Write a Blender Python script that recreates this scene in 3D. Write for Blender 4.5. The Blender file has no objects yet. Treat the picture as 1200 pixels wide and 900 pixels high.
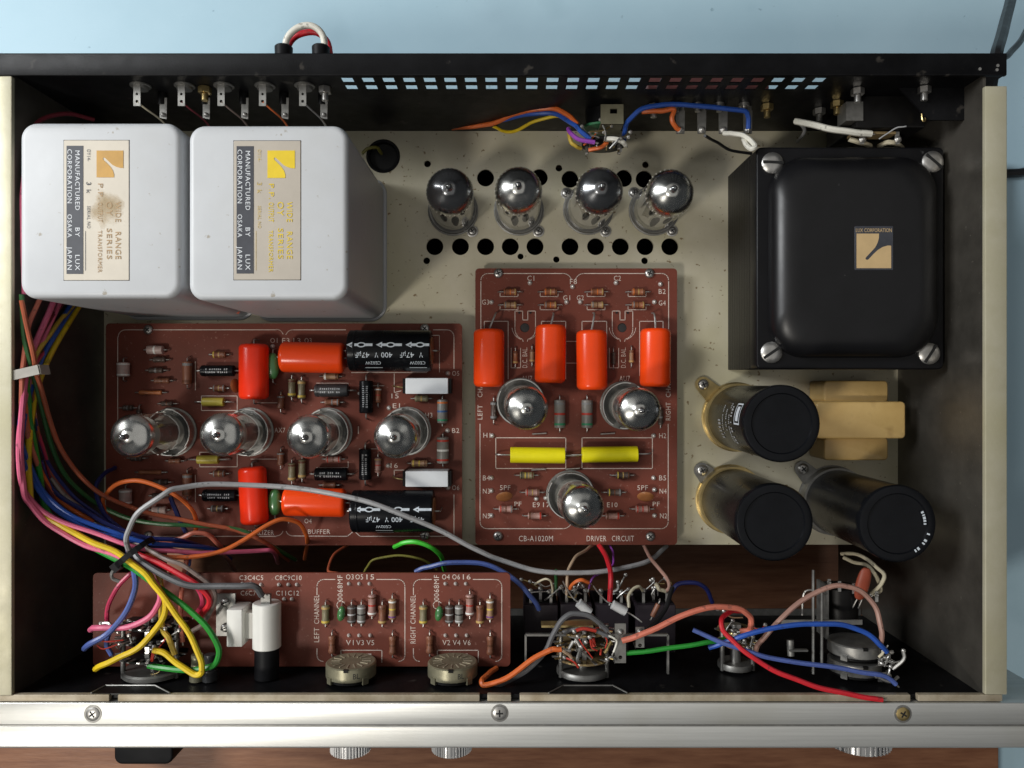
import bpy, math, random
from mathutils import Vector, Matrix
from mathutils.geometry import tessellate_polygon

random.seed(7)
S = 0.001                       # everything below is laid out in millimetres
ZC, F = 416.0, 900.0            # camera height over the steel plate, focal length in 1200-px pixels
scene = bpy.context.scene
C = bpy.data.collections.new('amplifier')
scene.collection.children.link(C)

# ------------------------------------------------------------------ camera, world, lamps, exposure
cam_d = bpy.data.cameras.new('camera')
cam_d.sensor_width = 36.0
cam_d.lens = 36.0 * F / 1200.0
cam_d.clip_start, cam_d.clip_end = 0.01, 20.0
cam = bpy.data.objects.new('camera', cam_d)
cam.location = (0, 0, ZC * S)
C.objects.link(cam)
scene.camera = cam

world = bpy.data.worlds.new('World')
scene.world = world
world.use_nodes = True
wb = world.node_tree.nodes['Background']
wb.inputs[0].default_value = (0.86, 0.93, 1.0, 1)
wb.inputs[1].default_value = 0.04

def lamp(name, direction, dist, power, size, col, size_y=None):
    d = bpy.data.lights.new(name, 'AREA')
    d.energy, d.color = power, col
    d.shape = 'DISK' if size_y is None else 'RECTANGLE'
    d.size = size
    if size_y: d.size_y = size_y
    o = bpy.data.objects.new(name, d)
    v = Vector(direction).normalized() * dist
    o.location = v
    o.rotation_euler = (-v).to_track_quat('-Z', 'Y').to_euler()
    C.objects.link(o)
    return o
# window-like light from the left and behind the amplifier, and a ceiling lamp in front
lamp('window_light', (-1.05, 0.40, 0.78), 1.25, 12.5, 0.34, (0.97, 0.99, 1.0), 0.46)
lamp('ceiling_lamp', (-0.58, -0.46, 1.0), 2.0, 11.5, 0.24, (1.0, 0.95, 0.87))
lamp('overhead_fill', (0.0, 0.05, 1.0), 2.0, 11.0, 3.2, (1.0, 0.97, 0.92), 3.2)  # broad fill added overhead for ceiling bounce, brightens the tube domes

scene.view_settings.view_transform = 'Standard'
scene.view_settings.look = 'None'
scene.view_settings.gamma = 1.0
scene.view_settings.exposure = 0.0
scene.view_settings.use_curve_mapping = False
scene.cycles.max_bounces = 8
scene.cycles.transparent_max_bounces = 16
scene.cycles.caustics_reflective = False
scene.cycles.caustics_refractive = False
scene.cycles.sample_clamp_indirect = 4.0
scene.cycles.blur_glossy = 0.3

# ------------------------------------------------------------------ materials
MAT = {}
def pm(name, col, rough=0.5, metal=0.0, var=0.12, nscale=120.0, bump=0.0, bscale=900.0, coat=0.0,
       col2=None, stretch=(1, 1, 1), spec=0.5, speck=None, lo=0.35, hi=0.65, rvar=0.0, patch=None):
    if name in MAT: return MAT[name]
    m = bpy.data.materials.new(name); m.use_nodes = True
    nt = m.node_tree; N, L = nt.nodes, nt.links
    b = N['Principled BSDF']
    b.inputs['Roughness'].default_value = rough
    b.inputs['Metallic'].default_value = metal
    b.inputs['Specular IOR Level'].default_value = spec
    if coat:
        b.inputs['Coat Weight'].default_value = coat
        b.inputs['Coat Roughness'].default_value = 0.12
    tc = N.new('ShaderNodeTexCoord'); mp = N.new('ShaderNodeMapping')
    mp.inputs['Scale'].default_value = stretch
    L.new(tc.outputs['Object'], mp.inputs['Vector'])
    nz = N.new('ShaderNodeTexNoise'); nz.inputs['Scale'].default_value = nscale
    nz.inputs['Detail'].default_value = 6.0; nz.inputs['Roughness'].default_value = 0.62
    L.new(mp.outputs['Vector'], nz.inputs['Vector'])
    rp = N.new('ShaderNodeValToRGB')
    rp.color_ramp.elements[0].position, rp.color_ramp.elements[1].position = lo, hi
    c2 = col2 or tuple(min(1, c * (1 + var)) for c in col)
    c1 = col if col2 else tuple(c * (1 - var) for c in col)
    rp.color_ramp.elements[0].color = (*c1, 1); rp.color_ramp.elements[1].color = (*c2, 1)
    L.new(nz.outputs['Fac'], rp.inputs['Fac'])
    out = rp.outputs['Color']
    if patch:                                        # broad soft stains or tarnish: (colour, scale, from, to, strength)
        s = N.new('ShaderNodeTexNoise'); s.inputs['Scale'].default_value = patch[1]; s.inputs['Detail'].default_value = 3.0
        L.new(tc.outputs['Object'], s.inputs['Vector'])
        mr = N.new('ShaderNodeMapRange'); mr.inputs[1].default_value, mr.inputs[2].default_value, mr.inputs[4].default_value = patch[2], patch[3], patch[4]
        L.new(s.outputs['Fac'], mr.inputs[0])
        mx = N.new('ShaderNodeMixRGB'); mx.inputs[2].default_value = (*patch[0], 1)
        L.new(mr.outputs[0], mx.inputs[0]); L.new(out, mx.inputs[1]); out = mx.outputs[0]
    if speck:                                        # small specks of dirt or wear: (colour, scale, threshold)
        s = N.new('ShaderNodeTexNoise'); s.inputs['Scale'].default_value = speck[1]; s.inputs['Detail'].default_value = 5.0
        L.new(tc.outputs['Object'], s.inputs['Vector'])
        sr = N.new('ShaderNodeValToRGB')
        sr.color_ramp.elements[0].position, sr.color_ramp.elements[1].position = speck[2], speck[2] + 0.05
        L.new(s.outputs['Fac'], sr.inputs['Fac'])
        mx = N.new('ShaderNodeMixRGB'); mx.inputs[2].default_value = (*speck[0], 1)
        L.new(sr.outputs['Color'], mx.inputs[0]); L.new(out, mx.inputs[1]); out = mx.outputs[0]
    L.new(out, b.inputs['Base Color'])
    if rvar:
        rr = N.new('ShaderNodeMapRange'); rr.inputs[3].default_value = max(0.02, rough - rvar); rr.inputs[4].default_value = rough + rvar
        r2 = N.new('ShaderNodeTexNoise'); r2.inputs['Scale'].default_value = nscale * 2.3; r2.inputs['Detail'].default_value = 5
        L.new(mp.outputs['Vector'], r2.inputs['Vector']); L.new(r2.outputs['Fac'], rr.inputs[0]); L.new(rr.outputs[0], b.inputs['Roughness'])
    if bump:
        bn = N.new('ShaderNodeTexNoise'); bn.inputs['Scale'].default_value = bscale; bn.inputs['Detail'].default_value = 4
        L.new(mp.outputs['Vector'], bn.inputs['Vector'])
        bp = N.new('ShaderNodeBump'); bp.inputs['Strength'].default_value = bump; bp.inputs['Distance'].default_value = 0.0004
        L.new(bn.outputs['Fac'], bp.inputs['Height']); L.new(bp.outputs['Normal'], b.inputs['Normal'])
    MAT[name] = m
    return m

def glass_mat(name, tint, gloss, rough=0.03, ior=1.5):
    """Thin-walled glass: transparent with a Fresnel-weighted gloss."""
    m = bpy.data.materials.new(name); m.use_nodes = True
    nt = m.node_tree; N, L = nt.nodes, nt.links
    N.remove(N['Principled BSDF'])
    t = N.new('ShaderNodeBsdfTransparent'); t.inputs[0].default_value = (*tint, 1)
    g = N.new('ShaderNodeBsdfGlossy'); g.inputs['Roughness'].default_value = rough
    lw = N.new('ShaderNodeLayerWeight'); lw.inputs[0].default_value = 0.5       # the same from both sides of the wall
    pw = N.new('ShaderNodeMath'); pw.operation = 'POWER'; pw.inputs[1].default_value = 3.2
    fr = N.new('ShaderNodeMath'); fr.operation = 'MULTIPLY'; fr.inputs[1].default_value = 0.9
    L.new(lw.outputs['Facing'], pw.inputs[0]); L.new(pw.outputs[0], fr.inputs[0])
    ad = N.new('ShaderNodeMath'); ad.operation = 'ADD'; ad.use_clamp = True; ad.inputs[1].default_value = gloss
    mx = N.new('ShaderNodeMixShader')
    L.new(fr.outputs[0], ad.inputs[0]); L.new(ad.outputs[0], mx.inputs[0])
    L.new(t.outputs[0], mx.inputs[1]); L.new(g.outputs[0], mx.inputs[2])
    L.new(mx.outputs[0], N['Material Output'].inputs[0])
    MAT[name] = m
    return m

pm('bench_blue', (0.41, 0.595, 0.70), 0.55, col2=(0.46, 0.645, 0.75), nscale=7, bump=0.12, bscale=700, patch=((0.31, 0.47, 0.56), 11, 0.58, 0.72, 0.6), speck=((0.29, 0.44, 0.53), 150, 0.70), rvar=0.06, spec=0.3)
pm('bench_mark', (0.20, 0.31, 0.37), 0.6, var=0.2, nscale=200)
pm('board_wood', (0.17, 0.066, 0.034), 0.42, col2=(0.31, 0.145, 0.078), nscale=28, stretch=(1, 9, 9), bump=0.25, bscale=160, lo=0.3, hi=0.7, rvar=0.08, spec=0.3)
pm('white_enamel', (0.565, 0.582, 0.60), 0.40, var=0.04, nscale=24, bump=0.06, bscale=300, patch=((0.50, 0.50, 0.48), 20, 0.5, 0.75, 0.5), speck=((0.36, 0.33, 0.28), 230, 0.695), rvar=0.08, spec=0.35)
pm('chassis_black', (0.006, 0.006, 0.0068), 0.42, var=0.35, nscale=60, speck=((0.04, 0.036, 0.032), 110, 0.66), bump=0.2, bscale=1800, rvar=0.12, spec=0.12)
pm('side_steel', (0.105, 0.096, 0.082), 0.34, metal=0.55, var=0.3, nscale=28, speck=((0.22, 0.20, 0.17), 420, 0.70), bump=0.1, bscale=1500, rvar=0.12)
pm('plate_zinc', (0.56, 0.515, 0.375), 0.42, metal=0.25, col2=(0.70, 0.65, 0.52), nscale=14, patch=((0.44, 0.41, 0.19), 13, 0.48, 0.66, 0.40), speck=((0.27, 0.20, 0.11), 420, 0.66), bump=0.06, rvar=0.12, spec=0.3)
pm('rail_olive', (0.46, 0.43, 0.30), 0.48, metal=0.3, col2=(0.53, 0.50, 0.38), nscale=60, bump=0.1, bscale=1500, patch=((0.40, 0.37, 0.20), 30, 0.5, 0.7, 0.5), rvar=0.1)
pm('rail_tan', (0.36, 0.30, 0.21), 0.5, metal=0.3, col2=(0.46, 0.40, 0.30), nscale=160, bump=0.12, patch=((0.24, 0.18, 0.10), 60, 0.5, 0.7, 0.6))
pm('aluminium', (0.72, 0.725, 0.70), 0.43, metal=0.85, var=0.07, nscale=60, stretch=(0.25, 14, 4), patch=((0.60, 0.58, 0.50), 16, 0.5, 0.75, 0.5), bump=0.06, rvar=0.08)
pm('knob_alu', (0.52, 0.52, 0.52), 0.3, metal=1.0, var=0.05)
pm('pcb_red', (0.150, 0.042, 0.028), 0.45, col2=(0.195, 0.055, 0.037), nscale=30, bump=0.08, bscale=1200, patch=((0.12, 0.045, 0.033), 18, 0.5, 0.7, 0.7), speck=((0.24, 0.11, 0.085), 700, 0.66), rvar=0.1, spec=0.15)
pm('silk', (0.66, 0.55, 0.48), 0.6, var=0.12, nscale=300)
pm('silk_edge', (0.40, 0.25, 0.2), 0.6)
pm('solder', (0.46, 0.445, 0.42), 0.42, metal=0.8, var=0.2, nscale=900)
pm('steel', (0.47, 0.46, 0.44), 0.36, metal=0.9, var=0.18, nscale=250, bump=0.05)
pm('dull_steel', (0.25, 0.245, 0.23), 0.45, metal=0.75, var=0.2, nscale=200, bump=0.05)
pm('brass', (0.50, 0.38, 0.17), 0.32, metal=0.9, var=0.15, nscale=200)
pm('can_olive', (0.30, 0.28, 0.19), 0.40, metal=0.55, var=0.15, nscale=120, bump=0.1)
pm('orange_dip', (0.92, 0.070, 0.008), 0.24, var=0.05, nscale=50, spec=0.35, bump=0.22, bscale=75)
pm('red_dip', (0.84, 0.034, 0.008), 0.24, var=0.05, nscale=50, spec=0.35, bump=0.22, bscale=75)
pm('yellow_film', (0.90, 0.80, 0.012), 0.36, var=0.05, nscale=80, spec=0.3, bump=0.10, bscale=200)
pm('yellow_dull', (0.56, 0.47, 0.07), 0.4, var=0.08, nscale=80)
pm('green_dip', (0.055, 0.19, 0.06), 0.25, var=0.15, nscale=90, coat=0.4)
pm('brown_disc', (0.33, 0.13, 0.045), 0.4, var=0.15, nscale=150)
pm('brick_disc', (0.30, 0.06, 0.03), 0.45, var=0.1)
pm('sleeve_black', (0.006, 0.0065, 0.008), 0.26, var=0.2, nscale=60, spec=0.16, bump=0.04, bscale=300, rvar=0.06)
pm('sleeve_dark', (0.035, 0.036, 0.038), 0.36, var=0.2, nscale=60)
pm('sleeve_grey', (0.18, 0.175, 0.165), 0.4, var=0.15, nscale=90)
pm('print_white', (0.62, 0.68, 0.74), 0.5, var=0.08, nscale=400)
pm('print_grey', (0.36, 0.37, 0.38), 0.55)
pm('mould_black', (0.020, 0.021, 0.023), 0.4)
pm('pad_tin', (0.74, 0.72, 0.68), 0.35, metal=0.55, var=0.15, nscale=900)
pm('tin', (0.68, 0.67, 0.64), 0.26, metal=0.9, var=0.12, nscale=200)
pm('print_black', (0.02, 0.02, 0.02), 0.6)
pm('label_black', (0.045, 0.048, 0.06), 0.5, var=0.15)
pm('label_cream', (0.66, 0.60, 0.50), 0.5, var=0.05, nscale=60)
pm('label_stain', (0.47, 0.33, 0.14), 0.5, col2=(0.60, 0.48, 0.30), nscale=160)
pm('label_grey', (0.50, 0.45, 0.38), 0.42, var=0.05, metal=0.2, nscale=60)
pm('gold_ochre', (0.55, 0.30, 0.05), 0.45, var=0.12, nscale=90)
pm('gold_yellow', (0.80, 0.58, 0.02), 0.45, var=0.06)
pm('gold_faded', (0.62, 0.46, 0.16), 0.45, var=0.2, nscale=500)
pm('print_brown', (0.42, 0.27, 0.13), 0.5, var=0.2, nscale=400)
pm('emblem_gold', (0.66, 0.47, 0.24), 0.38, metal=0.2, var=0.06)
pm('transformer_black', (0.006, 0.006, 0.007), 0.33, var=0.2, nscale=50, bump=0.06, bscale=500, spec=0.16, speck=((0.05, 0.05, 0.05), 150, 0.72), rvar=0.06)
pm('lamination', (0.009, 0.0085, 0.0085), 0.4, spec=0.16, var=0.25, nscale=60, stretch=(1, 1, 12), bump=0.2, bscale=300)
pm('paper_tan', (0.52, 0.34, 0.12), 0.40, col2=(0.64, 0.45, 0.18), nscale=30, bump=0.15, bscale=200, patch=((0.33, 0.19, 0.06), 60, 0.55, 0.68, 0.8), coat=0.2)
pm('bakelite', (0.008, 0.0076, 0.0076), 0.4, var=0.2, spec=0.15)
pm('purple_black', (0.024, 0.018, 0.023), 0.5, var=0.2, spec=0.25)
pm('terminal_red', (0.10, 0.03, 0.028), 0.5)
pm('white_plastic', (0.72, 0.71, 0.66), 0.4, var=0.04, nscale=60)
pm('white_ceramic', (0.74, 0.77, 0.80), 0.45, var=0.03, nscale=120)
pm('rubber', (0.007, 0.007, 0.008), 0.5, var=0.2, spec=0.15)
pm('strap_grey', (0.36, 0.34, 0.30), 0.5)
pm('wafer_tan', (0.24, 0.17, 0.08), 0.5, var=0.15, nscale=200)
pm('wafer_green', (0.04, 0.21, 0.09), 0.45)
pm('getter_silver', (0.92, 0.90, 0.86), 0.23, metal=1.0, var=0.06, nscale=160, rvar=0.07)
pm('enamel_black', (0.006, 0.006, 0.007), 0.36, var=0.2, nscale=50, bump=0.05, bscale=400, spec=0.40, speck=((0.06, 0.06, 0.06), 170, 0.72), rvar=0.07)
pm('getter_dark', (0.30, 0.30, 0.31), 0.22, metal=0.9, var=0.15, nscale=120, rvar=0.05)
pm('getter_rust', (0.26, 0.10, 0.04), 0.3, metal=0.6, var=0.2, nscale=300)
pm('anode_grey', (0.26, 0.26, 0.265), 0.42, metal=0.4, var=0.2, nscale=200)
pm('mica', (0.62, 0.58, 0.50), 0.35, var=0.1)
pm('hole_black', (0.006, 0.006, 0.006), 0.7)
glass_mat('tube_glass', (0.86, 0.87, 0.87), 0.06)
glass_mat('smoke_glass', (0.62, 0.62, 0.62), 0.04)

_m = MAT['label_stain']; _n = _m.node_tree
_tc = _n.nodes.new('ShaderNodeTexCoord'); _ds = _n.nodes.new('ShaderNodeVectorMath'); _ds.operation = 'LENGTH'
_nz = _n.nodes.new('ShaderNodeTexNoise'); _nz.inputs['Scale'].default_value = 130; _nz.inputs['Detail'].default_value = 3
_a = _n.nodes.new('ShaderNodeMath'); _a.operation = 'MULTIPLY_ADD'; _a.inputs[1].default_value = 0.012
_r = _n.nodes.new('ShaderNodeMapRange'); _r.inputs[1].default_value = 0.0090; _r.inputs[2].default_value = 0.0135; _r.inputs[3].default_value = 0.38; _r.inputs[4].default_value = 0.0
_t = _n.nodes.new('ShaderNodeBsdfTransparent'); _x = _n.nodes.new('ShaderNodeMixShader')
_n.links.new(_tc.outputs['Object'], _ds.inputs[0]); _n.links.new(_tc.outputs['Object'], _nz.inputs['Vector'])
_n.links.new(_nz.outputs['Fac'], _a.inputs[0]); _n.links.new(_ds.outputs['Value'], _a.inputs[2]); _n.links.new(_a.outputs[0], _r.inputs[0])
_n.links.new(_r.outputs[0], _x.inputs[0]); _n.links.new(_t.outputs[0], _x.inputs[1]); _n.links.new(_n.nodes['Principled BSDF'].outputs[0], _x.inputs[2])
_n.links.new(_x.outputs[0], _n.nodes['Material Output'].inputs[0])

BAND = {'k': (0.01, 0.01, 0.01), 'n': (0.13, 0.045, 0.02), 'r': (0.45, 0.035, 0.02), 'o': (0.62, 0.16, 0.03), 'y': (0.62, 0.45, 0.07),
        'g': (0.03, 0.25, 0.12), 'b': (0.03, 0.10, 0.28), 'v': (0.16, 0.05, 0.2), 'e': (0.2, 0.2, 0.2), 'w': (0.75, 0.75, 0.72), 'd': (0.48, 0.32, 0.11), 's': (0.5, 0.5, 0.5)}
for k, c in BAND.items(): pm('band_' + k, c, 0.45, var=0.08)
BODY = {'brown': (0.21, 0.082, 0.045), 'tan': (0.34, 0.20, 0.11), 'rust': (0.30, 0.11, 0.05), 'grey': (0.20, 0.19, 0.17), 'pale': (0.46, 0.34, 0.31),
        'dark': (0.075, 0.05, 0.04), 'pink': (0.36, 0.20, 0.17), 'orange': (0.45, 0.15, 0.05), 'olive': (0.22, 0.19, 0.11)}
for k, c in BODY.items(): pm('body_' + k, c, 0.42, var=0.12, nscale=260)
WIRE = {'green': (0.02, 0.26, 0.03), 'lime': (0.06, 0.55, 0.04), 'darkgreen': (0.03, 0.12, 0.035), 'red': (0.55, 0.015, 0.025), 'pink': (0.70, 0.14, 0.25),
        'magenta': (0.48, 0.035, 0.09), 'salmon': (0.60, 0.17, 0.11), 'orange': (0.66, 0.14, 0.03), 'rust': (0.38, 0.09, 0.04), 'blue': (0.02, 0.08, 0.38), 'navy': (0.016, 0.022, 0.13),
        'slate': (0.07, 0.11, 0.33), 'yellow': (0.72, 0.50, 0.015), 'mustard': (0.55, 0.38, 0.05), 'grey': (0.34, 0.34, 0.345), 'darkgrey': (0.10, 0.10, 0.105), 'white': (0.72, 0.70, 0.62),
        'cream': (0.56, 0.50, 0.36), 'tan': (0.38, 0.27, 0.18), 'taupe': (0.20, 0.15, 0.13), 'mauve': (0.34, 0.19, 0.15), 'purple': (0.28, 0.06, 0.38), 'black': (0.012, 0.012, 0.013), 'olive': (0.22, 0.2, 0.04), 'maroon': (0.16, 0.02, 0.03)}
for k, c in WIRE.items(): pm('wire_' + k, c, 0.40, var=0.14, nscale=70, bump=0.12, bscale=260, speck=(tuple(x * 0.55 + 0.012 for x in c), 300, 0.63), rvar=0.1)

# ------------------------------------------------------------------ geometry helpers (mm)
def W(px, py, z=0.0):
    d = ZC - z
    return Vector(((px - 600.0) * d / F, -(py - 450.0) * d / F, z))
def mmpx(n, z): return n * (ZC - z) / F

ORG = {}
class MB:
    """Collects shapes (mm, world axes) and links them as one mesh object."""
    def __init__(s): s.v, s.f = [], []
    def add(s, verts, faces):
        o = len(s.v); s.v += [Vector(v) for v in verts]; s.f += [tuple(i + o for i in f) for f in faces]; return s
    def box(s, c, size, rot=0.0, tilt=None):
        c = Vector(c); h = [x / 2 for x in size]
        M = Matrix.Rotation(rot, 3, 'Z')
        if tilt is not None: M = M @ tilt
        vs = [c + M @ Vector((sx * h[0], sy * h[1], sz * h[2])) for sx in (-1, 1) for sy in (-1, 1) for sz in (-1, 1)]
        return s.add(vs, [(0, 1, 3, 2), (4, 6, 7, 5), (0, 4, 5, 1), (2, 3, 7, 6), (0, 2, 6, 4), (1, 5, 7, 3)])
    def lathe(s, prof, p0, axis=(0, 0, 1), seg=24, squash=1.0, up=None, cap=(True, True)):
        a = Vector(axis).normalized(); p0 = Vector(p0)
        u = Vector(up) if up else (Vector((0, 0, 1)) if abs(a.z) < 0.9 else Vector((0, 1, 0)))
        u = (u - a * u.dot(a)).normalized(); w = a.cross(u)
        vs, fs = [], []
        for (t, r) in prof:
            for k in range(seg):
                an = 2 * math.pi * k / seg
                vs.append(p0 + a * t + u * (math.cos(an) * r * squash) + w * (math.sin(an) * r))
        n = len(prof)
        for i in range(n - 1):
            for k in range(seg):
                k2 = (k + 1) % seg
                fs.append((i * seg + k, i * seg + k2, (i + 1) * seg + k2, (i + 1) * seg + k))
        if cap[0]: fs.append(tuple(range(seg - 1, -1, -1)))
        if cap[1]: fs.append(tuple(range((n - 1) * seg, n * seg)))
        return s.add(vs, fs)
    def cyl(s, p0, p1, r0, r1=None, seg=20, ch=0.0):
        p0, p1 = Vector(p0), Vector(p1); L = (p1 - p0).length; r1 = r0 if r1 is None else r1
        prof = [(0, r0), (L, r1)] if not ch else [(0, r0 - ch), (ch, r0), (L - ch, r1), (L, r1 - ch)]
        return s.lathe(prof, p0, p1 - p0, seg)
    def sweep(s, pts, r, seg=8):
        n = len(pts); vs, fs = [], []; u = None
        for i, p in enumerate(pts):
            t = (pts[min(i + 1, n - 1)] - pts[max(i - 1, 0)])
            t = t.normalized() if t.length > 1e-6 else Vector((0, 0, 1))
            if u is None: u = t.orthogonal().normalized()
            else:
                u = u - t * u.dot(t)
                u = u.normalized() if u.length > 1e-6 else t.orthogonal().normalized()
            w = t.cross(u)
            for k in range(seg):
                an = 2 * math.pi * k / seg; vs.append(p + u * (math.cos(an) * r) + w * (math.sin(an) * r))
        for i in range(n - 1):
            for k in range(seg):
                k2 = (k + 1) % seg; fs.append((i * seg + k, i * seg + k2, (i + 1) * seg + k2, (i + 1) * seg + k))
        fs.append(tuple(range(seg - 1, -1, -1))); fs.append(tuple(range((n - 1) * seg, n * seg)))
        return s.add(vs, fs)
    def prism(s, outline, z0, z1, holes=()):
        loops = [list(outline)] + [list(h) for h in holes]
        flat = [p for lp in loops for p in lp]
        tris = tessellate_polygon([[Vector((p[0], p[1], 0)) for p in lp] for lp in loops])
        n = len(flat)
        vs = [Vector((p[0], p[1], z1)) for p in flat] + [Vector((p[0], p[1], z0)) for p in flat]
        fs = []
        for t in tris:
            a, b, c = [Vector((flat[i][0], flat[i][1], 0)) for i in t]
            t = tuple(t) if (b - a).cross(c - a).z > 0 else (t[0], t[2], t[1])
            fs.append(t); fs.append((t[2] + n, t[1] + n, t[0] + n))
        o = 0
        for lp in loops:
            m = len(lp)
            for k in range(m):
                a, b = o + k, o + (k + 1) % m; fs.append((a, a + n, b + n, b))
            o += m
        return s.add(vs, fs)
    def rbox(s, x0, x1, y0, y1, z0, z1, rc=2.0, rt=1.0, seg=5, steps=4, draft=0.0):
        """Box with rounded vertical corners and a filleted top edge."""
        rings = [(0.0 - draft, z0), (0.0, z1 - rt)]
        for i in range(1, steps + 1):
            a = math.pi / 2 * i / steps; rings.append((rt * (1 - math.cos(a)), z1 - rt + rt * math.sin(a)))
        vs, fs = [], []
        for (ins, z) in rings:
            r = max(rc - ins, 0.05)
            for (cx, cy, a0) in ((x1 - rc, y1 - rc, 0), (x0 + rc, y1 - rc, 90), (x0 + rc, y0 + rc, 180), (x1 - rc, y0 + rc, 270)):
                ex = max(ins - rc, 0)
                sx, sy = (1 if cx > (x0 + x1) / 2 else -1), (1 if cy > (y0 + y1) / 2 else -1)
                for k in range(seg + 1):
                    a = math.radians(a0 + 90 * k / seg)
                    vs.append(Vector((cx - sx * ex + r * math.cos(a), cy - sy * ex + r * math.sin(a), z)))
        m = 4 * (seg + 1)
        for i in range(len(rings) - 1):
            for k in range(m):
                k2 = (k + 1) % m; fs.append((i * m + k, i * m + k2, (i + 1) * m + k2, (i + 1) * m + k))
        fs.append(tuple(range(m - 1, -1, -1))); fs.append(tuple(range((len(rings) - 1) * m, len(rings) * m)))
        return s.add(vs, fs)
    def strip(s, pts, w, z):
        for a, b in zip(pts[:-1], pts[1:]):
            a, b = Vector((a[0], a[1], 0)), Vector((b[0], b[1], 0)); d = b - a
            if d.length < 1e-6: continue
            d.normalize(); n = Vector((-d.y, d.x, 0)) * (w / 2); e = d * (w * 0.45); k = Vector((0, 0, z))
            s.add([a - e - n + k, b + e - n + k, b + e + n + k, a - e + n + k], [(0, 1, 2, 3)])
        return s
    def text(s, string, c, h, rot=0.0, w=None, gap=1.0):
        vs, fs, tw = text_data(string, gap)
        sx = (w / tw) if w else h
        M = Matrix.Rotation(rot, 3, 'Z')
        return s.add([Vector(c) + M @ Vector((v[0] * sx, v[1] * h, 0)) for v in vs], fs)
    def build(s, name, mat, parent=None, angle=38, smooth=True, origin=None):
        me = bpy.data.meshes.new(name)
        lo = Vector([min(v[i] for v in s.v) for i in range(3)]); hi = Vector([max(v[i] for v in s.v) for i in range(3)])
        org = Vector(origin) if origin is not None else (lo + hi) / 2
        if parent is None and origin is None: org.z = lo.z
        me.from_pydata([((v - org) * S)[:] for v in s.v], [], s.f)
        me.materials.append(MAT[mat] if isinstance(mat, str) else mat)
        if smooth:
            me.shade_smooth(); me.set_sharp_from_angle(angle=math.radians(angle))
        me.validate()
        o = bpy.data.objects.new(name, me); C.objects.link(o)
        ORG[o] = org
        if parent is not None:
            o.parent = parent; o.location = (org - ORG[parent]) * S
        else: o.location = org * S
        return o

TXT = {}
def text_data(string, gap=1.0):
    """Glyph outlines as a flat mesh, centred, cap height 1."""
    key = (string, gap)
    if key in TXT: return TXT[key]
    cu = bpy.data.curves.new('glyphs', 'FONT'); cu.body = string; cu.resolution_u = 2
    cu.space_character = gap
    ob = bpy.data.objects.new('glyphs', cu); C.objects.link(ob)
    me = bpy.data.meshes.new_from_object(ob)
    vs = [v.co.copy() for v in me.vertices]; fs = [tuple(p.vertices) for p in me.polygons]
    C.objects.unlink(ob); bpy.data.objects.remove(ob); bpy.data.curves.remove(cu); bpy.data.meshes.remove(me)
    x0, x1 = min(v.x for v in vs), max(v.x for v in vs); y0, y1 = 0.0, 0.69
    k = 1 / (y1 - y0)
    TXT[key] = ([((v.x - (x0 + x1) / 2) * k, (v.y - (y0 + y1) / 2) * k) for v in vs], fs, (x1 - x0) * k)
    return TXT[key]

def ticks(n, seed=0, h=1.0):
    """A row of small uneven bars standing for print too small to read: flat, centred, width 1."""
    rn = random.Random(seed); vs, fs = [], []
    for i in range(n):
        if rn.random() < 0.16: continue
        a, b = -0.5 + (i + .12) / n, -0.5 + (i + rn.uniform(.5, .8)) / n
        lo, hi = -h * rn.uniform(.3, .5), h * rn.uniform(.3, .5); k = len(vs)
        vs += [(a, lo), (b, lo), (b, hi), (a, hi)]; fs.append((k, k + 1, k + 2, k + 3))
    return vs, fs, 1.0
def tag(o, label, cat, group=None):
    o['label'] = label; o['category'] = cat
    if group: o['group'] = group
    return o
def thing(name, label, cat, at, group=None):
    o = bpy.data.objects.new(name, None); o.empty_display_size = 0.005; C.objects.link(o)
    o.location = Vector(at) * S; ORG[o] = Vector(at)
    return tag(o, label, cat, group)
def structure(o): o['kind'] = 'structure'; return o

def spline(pts, sub=7):
    P = [pts[0] * 2 - pts[1]] + pts + [pts[-1] * 2 - pts[-2]]; out = []
    for i in range(1, len(P) - 2):
        p0, p1, p2, p3 = P[i - 1], P[i], P[i + 1], P[i + 2]
        for k in range(sub):
            t = k / sub
            out.append(0.5 * ((2 * p1) + (p2 - p0) * t + (2 * p0 - 5 * p1 + 4 * p2 - p3) * t * t + (3 * p1 - p0 - 3 * p2 + p3) * t ** 3))
    out.append(pts[-1]); return out
def arc(cx, cy, r, a0, a1, n=6):
    return [(cx + r * math.cos(math.radians(a0 + (a1 - a0) * k / n)), cy + r * math.sin(math.radians(a0 + (a1 - a0) * k / n))) for k in range(n + 1)]
def circle(c, r, n=20): return [(c[0] + r * math.cos(2 * math.pi * k / n), c[1] + r * math.sin(2 * math.pi * k / n)) for k in range(n)]

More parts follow.
